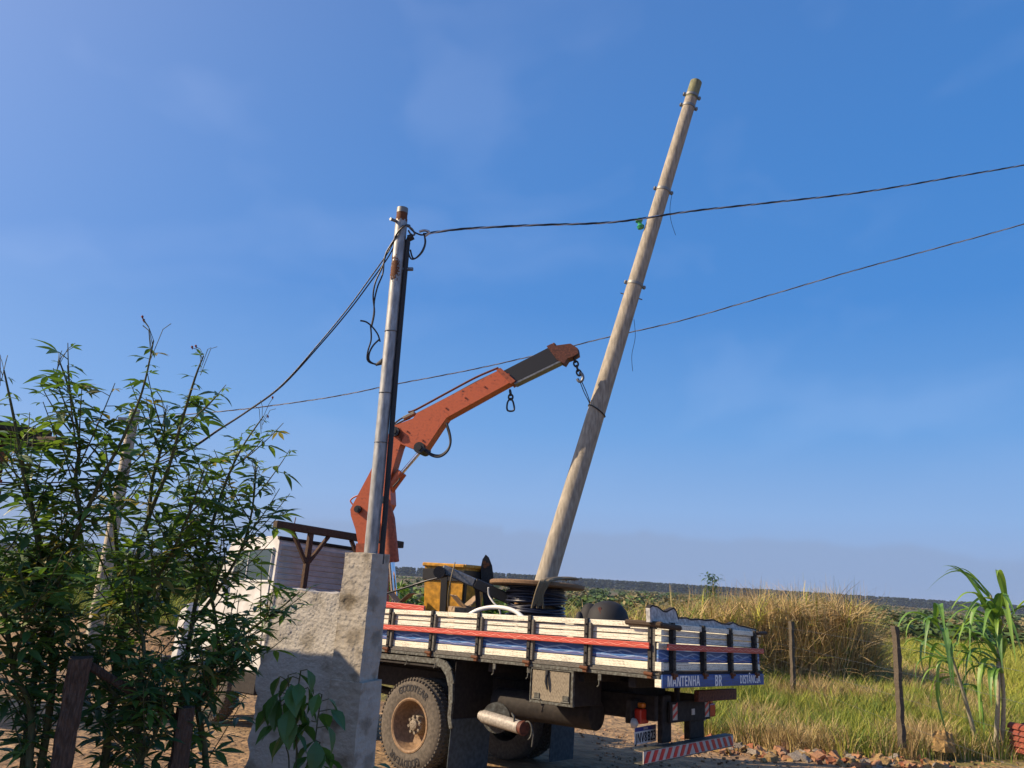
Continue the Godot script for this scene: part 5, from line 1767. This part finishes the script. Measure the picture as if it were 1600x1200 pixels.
	for k in 26:
		var d := Vector3(rng.randf_range(-1, 1), rng.randf_range(-0.4, 1), rng.randf_range(-1, 1)).normalized()
		leaflet(lm, d * 0.05, (d + Vector3(rng.randf_range(-0.5, 0.5), rng.randf_range(-0.3, 0.3), rng.randf_range(-0.5, 0.5))).normalized(), Vector3.UP, 0.22, 0.10, 0.2)
	var clump := lm.mesh()
	var bushes := []
	for i in 9: bushes.append([-22.0 + 2.1 * i, -23.5 + rng.randf_range(-1, 1), rng.randf_range(1.3, 1.75), 0, "dark green roadside bush on the bank", "bushes on the bank"])
	for i in 6: bushes.append([-5.6 + 1.25 * i, -20.5 + rng.randf_range(-0.8, 0.8), rng.randf_range(1.75, 2.05), 2, "bright green bush growing behind the truck bed", "bushes behind the truck"])
	for b in bushes:
		var B := thing("bush", b[4], "bush", Vector3(b[0], ground_h(b[0], b[1]), b[1]), b[5])
		var tr := MB.new()
		for k in 5:
			var a := TAU * k / 5.0
			tr.tube(PackedVector3Array([Vector3.ZERO, Vector3(cos(a) * 0.2, b[2] * 0.4, sin(a) * 0.2), Vector3(cos(a) * 0.5, b[2] * 0.8, sin(a) * 0.5)]), [0.035, 0.025, 0.01], 6, false)
		obj("stems", tr, M.bark, B)
		var mm := MultiMesh.new()
		mm.transform_format = MultiMesh.TRANSFORM_3D
		mm.mesh = clump; mm.instance_count = 150
		for k in 150:
			var d := Vector3(rng.randfn(), rng.randfn(), rng.randfn()).normalized() * pow(rng.randf(), 0.4)
			mm.set_instance_transform(k, Transform3D(Basis(Vector3.UP, rng.randf() * TAU).scaled(Vector3.ONE * rng.randf_range(0.6, 1.1)), Vector3(d.x * 1.15, b[2] * 0.55 + d.y * b[2] * 0.5 * (1.0 + 0.25 * sin(d.x * 5.0)), d.z * 1.0)))
		var mi := MultiMeshInstance3D.new()
		mi.multimesh = mm; mi.material_override = M.leaf[b[3]]; mi.name = "foliage"
		B.add_child(mi)
		kind(mi, "stuff")
	# roadside tree left of the picture, its shade falls on the road
	var Rt := thing("roadside_tree", "broad roadside tree shading the dirt road beyond the shed", "tree", Vector3(-15.5, 0, -11.6))
	var rtm := MB.new()
	rtm.tube(PackedVector3Array([Vector3.ZERO, Vector3(0.1, 1.6, 0), Vector3(0.0, 3.4, 0.1)]), [0.2, 0.16, 0.1], 10, false)
	for k in 6:
		var a := TAU * k / 6.0
		rtm.tube(PackedVector3Array([Vector3(0, 2.0 + 0.2 * k, 0), Vector3(cos(a) * 0.9, 3.6, sin(a) * 0.7), Vector3(cos(a) * 1.9, 4.8, sin(a) * 1.3)]), [0.09, 0.06, 0.025], 6, false)
	obj("trunk", rtm, M.bark, Rt)
	var rmm := MultiMesh.new()
	rmm.transform_format = MultiMesh.TRANSFORM_3D
	rmm.mesh = clump; rmm.instance_count = 900
	for k in 900:
		var d := Vector3(rng.randfn(), rng.randfn(), rng.randfn()).normalized() * pow(rng.randf(), 0.45)
		rmm.set_instance_transform(k, Transform3D(Basis(Vector3.UP, rng.randf() * TAU).scaled(Vector3.ONE * rng.randf_range(0.8, 1.3)), Vector3(d.x * 2.3, 4.4 + d.y * 1.7, d.z * 1.5)))
	var rmi := MultiMeshInstance3D.new()
	rmi.multimesh = rmm; rmi.material_override = M.leaf[0]; rmi.name = "crown"
	Rt.add_child(rmi)
	kind(rmi, "stuff")
	# lone sapling far off in the field
	var sp := P(1113, 938, 95.0)
	var Sg := thing("sapling", "lone thin sapling standing in the far field", "tree", Vector3(sp.x, 0, sp.z))
	var sm := MB.new()
	sm.tube(PackedVector3Array([Vector3.ZERO, Vector3(0.1, 2.0, 0), Vector3(0.0, 4.2, 0)]), [0.07, 0.05, 0.02], 6, false)
	obj("trunk", sm, M.bark, Sg)
	var cr := MB.new()
	for k in 160:
		var d := Vector3(rng.randfn() * 0.45, rng.randf_range(1.6, 4.5), rng.randfn() * 0.45)
		leaflet(cr, d, Vector3(rng.randf_range(-1, 1), rng.randf_range(-0.6, 0.4), rng.randf_range(-1, 1)).normalized(), Vector3.UP, 0.6, 0.26, 0.2)
	obj("crown", cr, M.leaf[1], Sg)
	# eucalyptus plantation on the skyline
	var tm := SurfaceTool.new()
	tm.begin(Mesh.PRIMITIVE_TRIANGLES)
	var rr := RandomNumberGenerator.new()
	rr.seed = 3
	for k in 90:
		var y := rr.randf_range(0.3, 13.0)
		var rad := 2.4 * (1.1 - y / 15.0)
		var c := Vector3(rr.randfn() * rad * 0.6, y, rr.randfn() * rad * 0.6)
		var a := Vector3(rr.randf_range(-1, 1), rr.randf_range(-1, 1), rr.randf_range(-1, 1)).normalized() * 0.9
		var e := a.cross(Vector3(rr.randf_range(-1, 1), 1, rr.randf_range(-1, 1))).normalized() * 0.8
		for v in [c - a, c + e, c + a, c - a, c + a, c - e]:
			tm.set_color(Color(1, 1, 1)); tm.add_vertex(v)
	for k in 4:
		var a0 := TAU * k / 4
		var a1 := TAU * (k + 1) / 4
		for v in [Vector3(cos(a0) * 0.15, 0, sin(a0) * 0.15), Vector3(cos(a1) * 0.15, 0, sin(a1) * 0.15), Vector3(0, 9, 0)]:
			tm.set_color(Color(1, 1, 1)); tm.add_vertex(v)
	tm.generate_normals()
	var tx := []
	var tc := []
	for i in 4000:
		var x := rng.randf_range(-900.0, 1000.0)
		var z: float = -720.0 - 0.10 * maxf(x, -300.0) - rng.randf_range(0.0, 60.0)
		tx.append(Transform3D(Basis(Vector3.UP, rng.randf() * TAU).scaled(Vector3(1.0, 0.62, 1.0) * rng.randf_range(0.93, 1.06)), Vector3(x, 0, z)))
		tc.append(Color(0.028, 0.045, 0.022) * rng.randf_range(0.8, 1.2))
	scatter("plantation", "dark line of planted trees along the horizon", tm.commit(), tx, tc, "trees")
	# scrub dotted over the middle distance
	var bx := []
	var bc := []
	for i in 1500:
		var z := -48.0 - 480.0 * pow(rng.randf(), 1.3)
		var x := rng.randf_range(-0.4, 1.05) * -z
		bx.append(Transform3D(Basis(Vector3.UP, rng.randf() * TAU).scaled(Vector3(2.0, 1.1, 2.0) * rng.randf_range(0.6, 1.9)), Vector3(x, 0.0, z)))
		bc.append([Color(0.06, 0.11, 0.025), Color(0.09, 0.15, 0.03), Color(0.20, 0.17, 0.07)][rng.randi() % 3])
	var sb := SurfaceTool.new()
	sb.begin(Mesh.PRIMITIVE_TRIANGLES)
	for k in 150:
		var d := Vector3(rr.randfn(), abs(rr.randfn()), rr.randfn()).normalized() * pow(rr.randf(), 0.4)
		var c := Vector3(d.x * 0.6, d.y * 0.75, d.z * 0.6)
		var a := Vector3(rr.randf_range(-1, 1), rr.randf_range(-1, 1), rr.randf_range(-1, 1)).normalized() * 0.10
		var e := a.cross(Vector3(rr.randf_range(-1, 1), 1, rr.randf_range(-1, 1))).normalized() * 0.07
		for v in [c - a, c + e, c + a, c - a, c + a, c - e]:
			sb.set_color(Color(1, 1, 1)); sb.add_vertex(v)
	sb.generate_normals()
	scatter("scrub", "low scrub dotted over the far fields", sb.commit(), bx, bc, "scrub")

func make_fence_and_rubble() -> void:
	rng.seed = 12
	# field fence: posts with four wires
	var posts := [[1240, 1092, 972, "slim weathered fence post before the tall dry grass"], [1410, 1168, 980, "weathered fence post beside the sugarcane"]]
	var tops := []
	for q in posts:
		var d := P(q[0], q[1], 1.0) - eye
		var g := eye + d * (-eye.y / d.y)
		var dist := (g - eye).dot(cam_f)
		var tp := P(q[0] - (0 if q[0] < 1300 else 9), q[2], dist)
		var o := thing("fence_post", q[3], "fence post", Vector3(g.x, 0, g.z), "field fence posts")
		var m := rough_block(Transform3D(Basis(Vector3.UP, 0.4), Vector3(0, tp.y * 0.5, 0)), Vector3(0.085, tp.y, 0.085), 4, 24, 4, 0.02, int(q[0]))
		obj("shaft", m, M.fencepost, o)
		tops.append(Vector3(g.x, tp.y, g.z))
	var dirf: Vector3 = tops[1] - tops[0]
	dirf.y = 0
	var W := thing("fence_wire", "thin wire strands stretched between field fence posts", "wire")
	for k in 4:
		var m := MB.new()
		var y := 0.35 + 0.38 * k
		var a: Vector3 = tops[0] - dirf * 1.0
		var e: Vector3 = tops[1] + dirf * 0.8
		var pts := []
		for j in 5:
			var p := a.lerp(e, j / 4.0)
			pts.append(Vector3(p.x, y + 0.02 * sin(j * 2.0 + k), p.z))
		m.tube(smooth(pts, 4), [0.0018], 4, false)
		obj("strand", m, M.steel, W)
	# thin posts on the far bank of the road
	for i in 5:
		var x := -16.0 + 2.6 * i
		var o := thing("bank_post", "thin grey fence post on the bank across the road", "fence post", Vector3(x, ground_h(x, -19.3), -19.3), "bank fence posts")
		var m := rough_block(Transform3D(Basis(Vector3(0, 0, 1), rng.randf_range(-0.08, 0.08)), Vector3(0, 0.65, 0)), Vector3(0.08, 1.3, 0.08), 2, 10, 2, 0.01, 40 + i)
		obj("shaft", m, M.fencepost, o)
	# broken bricks and stones at the road edge
	var R := thing("rubble", "heap of broken brick and stone at the road edge", "rubble")
	var shapes := []
	for k in 7:
		var m := rough_block(Transform3D(), Vector3(0.13, 0.07, 0.10) * (0.9 + 0.08 * k), 3, 3, 3, 0.06, 200 + k)
		shapes.append(m.mesh())
	for i in 260:
		var t := rng.randf()
		var x: float = lerp(3.3, 6.6, t) + rng.randfn() * 0.25
		var z: float = lerp(-13.3, -12.1, t) + rng.randfn() * 0.42
		var o := obj("fragment", shapes[rng.randi() % 7], [M.brick, M.brick_pale, M.clod, M.clod, M.brick_pale, M.stone, M.clod][rng.randi() % 7], R)
		var sc := rng.randf_range(0.35, 1.05)
		o.transform = Transform3D(Basis.from_euler(Vector3(rng.randf_range(-0.6, 0.6), rng.randf() * TAU, rng.randf_range(-0.6, 0.6))).scaled(Vector3.ONE * sc), Vector3(x, ground_h(x, z) + 0.012 * sc + 0.04 * max(0.0, 1.0 - abs(rng.randfn())), z))
	# pebbles and chips strewn around it
	var px := []
	var pc := []
	for i in 1600:
		var x := rng.randf_range(1.5, 8.5)
		var z := rng.randf_range(-15.0, -9.0) + 0.0
		px.append(Transform3D(Basis.from_euler(Vector3(rng.randf() * 3, rng.randf() * 6, 0)).scaled(Vector3.ONE * rng.randf_range(0.12, 0.38)), Vector3(x, ground_h(x, z) + 0.005, z)))
		pc.append([Color(0.30, 0.17, 0.09), Color(0.26, 0.20, 0.14), Color(0.38, 0.24, 0.13)][rng.randi() % 3])
	var mm := MultiMesh.new()
	mm.transform_format = MultiMesh.TRANSFORM_3D; mm.use_colors = true; mm.mesh = shapes[0]; mm.instance_count = px.size()
	for i in px.size():
		mm.set_instance_transform(i, px[i]); mm.set_instance_color(i, pc[i])
	var mi := MultiMeshInstance3D.new()
	mi.multimesh = mm; mi.name = "gravel"; add_child(mi)
	var gm := StandardMaterial3D.new()
	gm.vertex_color_use_as_albedo = true; gm.roughness = 0.95
	mi.material_override = gm
	tag(mi, "loose brick chips and gravel on the dirt", "gravel"); kind(mi, "stuff")
	# stump of dry earth by the cane
	var es := P(1476, 1180, 12.0)
	var em := MB.new()
	var ez := FastNoiseLite.new()
	ez.seed = 71; ez.frequency = 5.0; ez.fractal_octaves = 4
	for a in 22:
		for b in 12:
			var q := []
			for c in [[0, 0], [1, 0], [1, 1], [0, 1]]:
				var az: float = TAU * (a + c[0]) / 22.0
				var el: float = PI * 0.5 * (b + c[1]) / 12.0
				var d := Vector3(cos(az) * cos(el), sin(el), sin(az) * cos(el))
				q.append(d * Vector3(0.17, 0.30, 0.16) * (1.0 + 0.45 * ez.get_noise_3d(d.x * 0.4, d.y * 0.4, d.z * 0.4)))
			em.quad(q[0], q[1], q[2], q[3], q[0])
	var eo := obj("earth_clod", em, M.clod)
	eo.position = Vector3(es.x, 0, es.z)
	tag(eo, "pale lump of dry earth beside sugarcane", "clod")
	# stack of curved clay tiles at the picture's edge
	var tb := P(1604, 1192, 12.0)
	var tm := MB.new()
	for k in 10:
		var a0 := PI * k / 10.0
		var a1 := PI * (k + 1) / 10.0
		for r in [0.085, 0.072]:
			tm.quad(Vector3(cos(a0) * r, sin(a0) * r, -0.22), Vector3(cos(a1) * r, sin(a1) * r, -0.22), Vector3(cos(a1) * r, sin(a1) * r, 0.22), Vector3(cos(a0) * r, sin(a0) * r, 0.22), Vector3(cos(a0), sin(a0), 0) * (1.0 if r > 0.08 else -1.0))
	var tms := tm.mesh()
	for i in 5:
		for j in 3:
			var o := obj("clay_tile", tms, M.claytile)
			o.position = Vector3(tb.x + 0.19 * j, 0.03 + 0.085 * i, tb.z + 0.02 * ((i + j) % 2)); o.rotation.y = 0.25
			tag(o, "red curved clay roof tile stacked beside sugarcane", "roof tile", "stacked clay tiles")

# ---------------------------------------------------------------- assembly
func _ready() -> void:
	make_world()
	var Ry := Basis(Vector3.UP, deg_to_rad(-39.42))
	var Rz := Basis(Vector3(0, 0, 1), deg_to_rad(1.98))
	var Rx := Basis(Vector3(1, 0, 0), deg_to_rad(-2.62))
	truck_tf = Transform3D(Ry * Rz * Rx, Vector3(1.422, 1.874, -7.519))
	make_materials()
	M.cable = mat(Color(0.012, 0.016, 0.035), 0.35)
	make_ground()
	make_yard()
	make_truck()
	make_load()
	make_poles()
	make_shrubs()
	make_cane()
	make_fence_and_rubble()
	make_field()
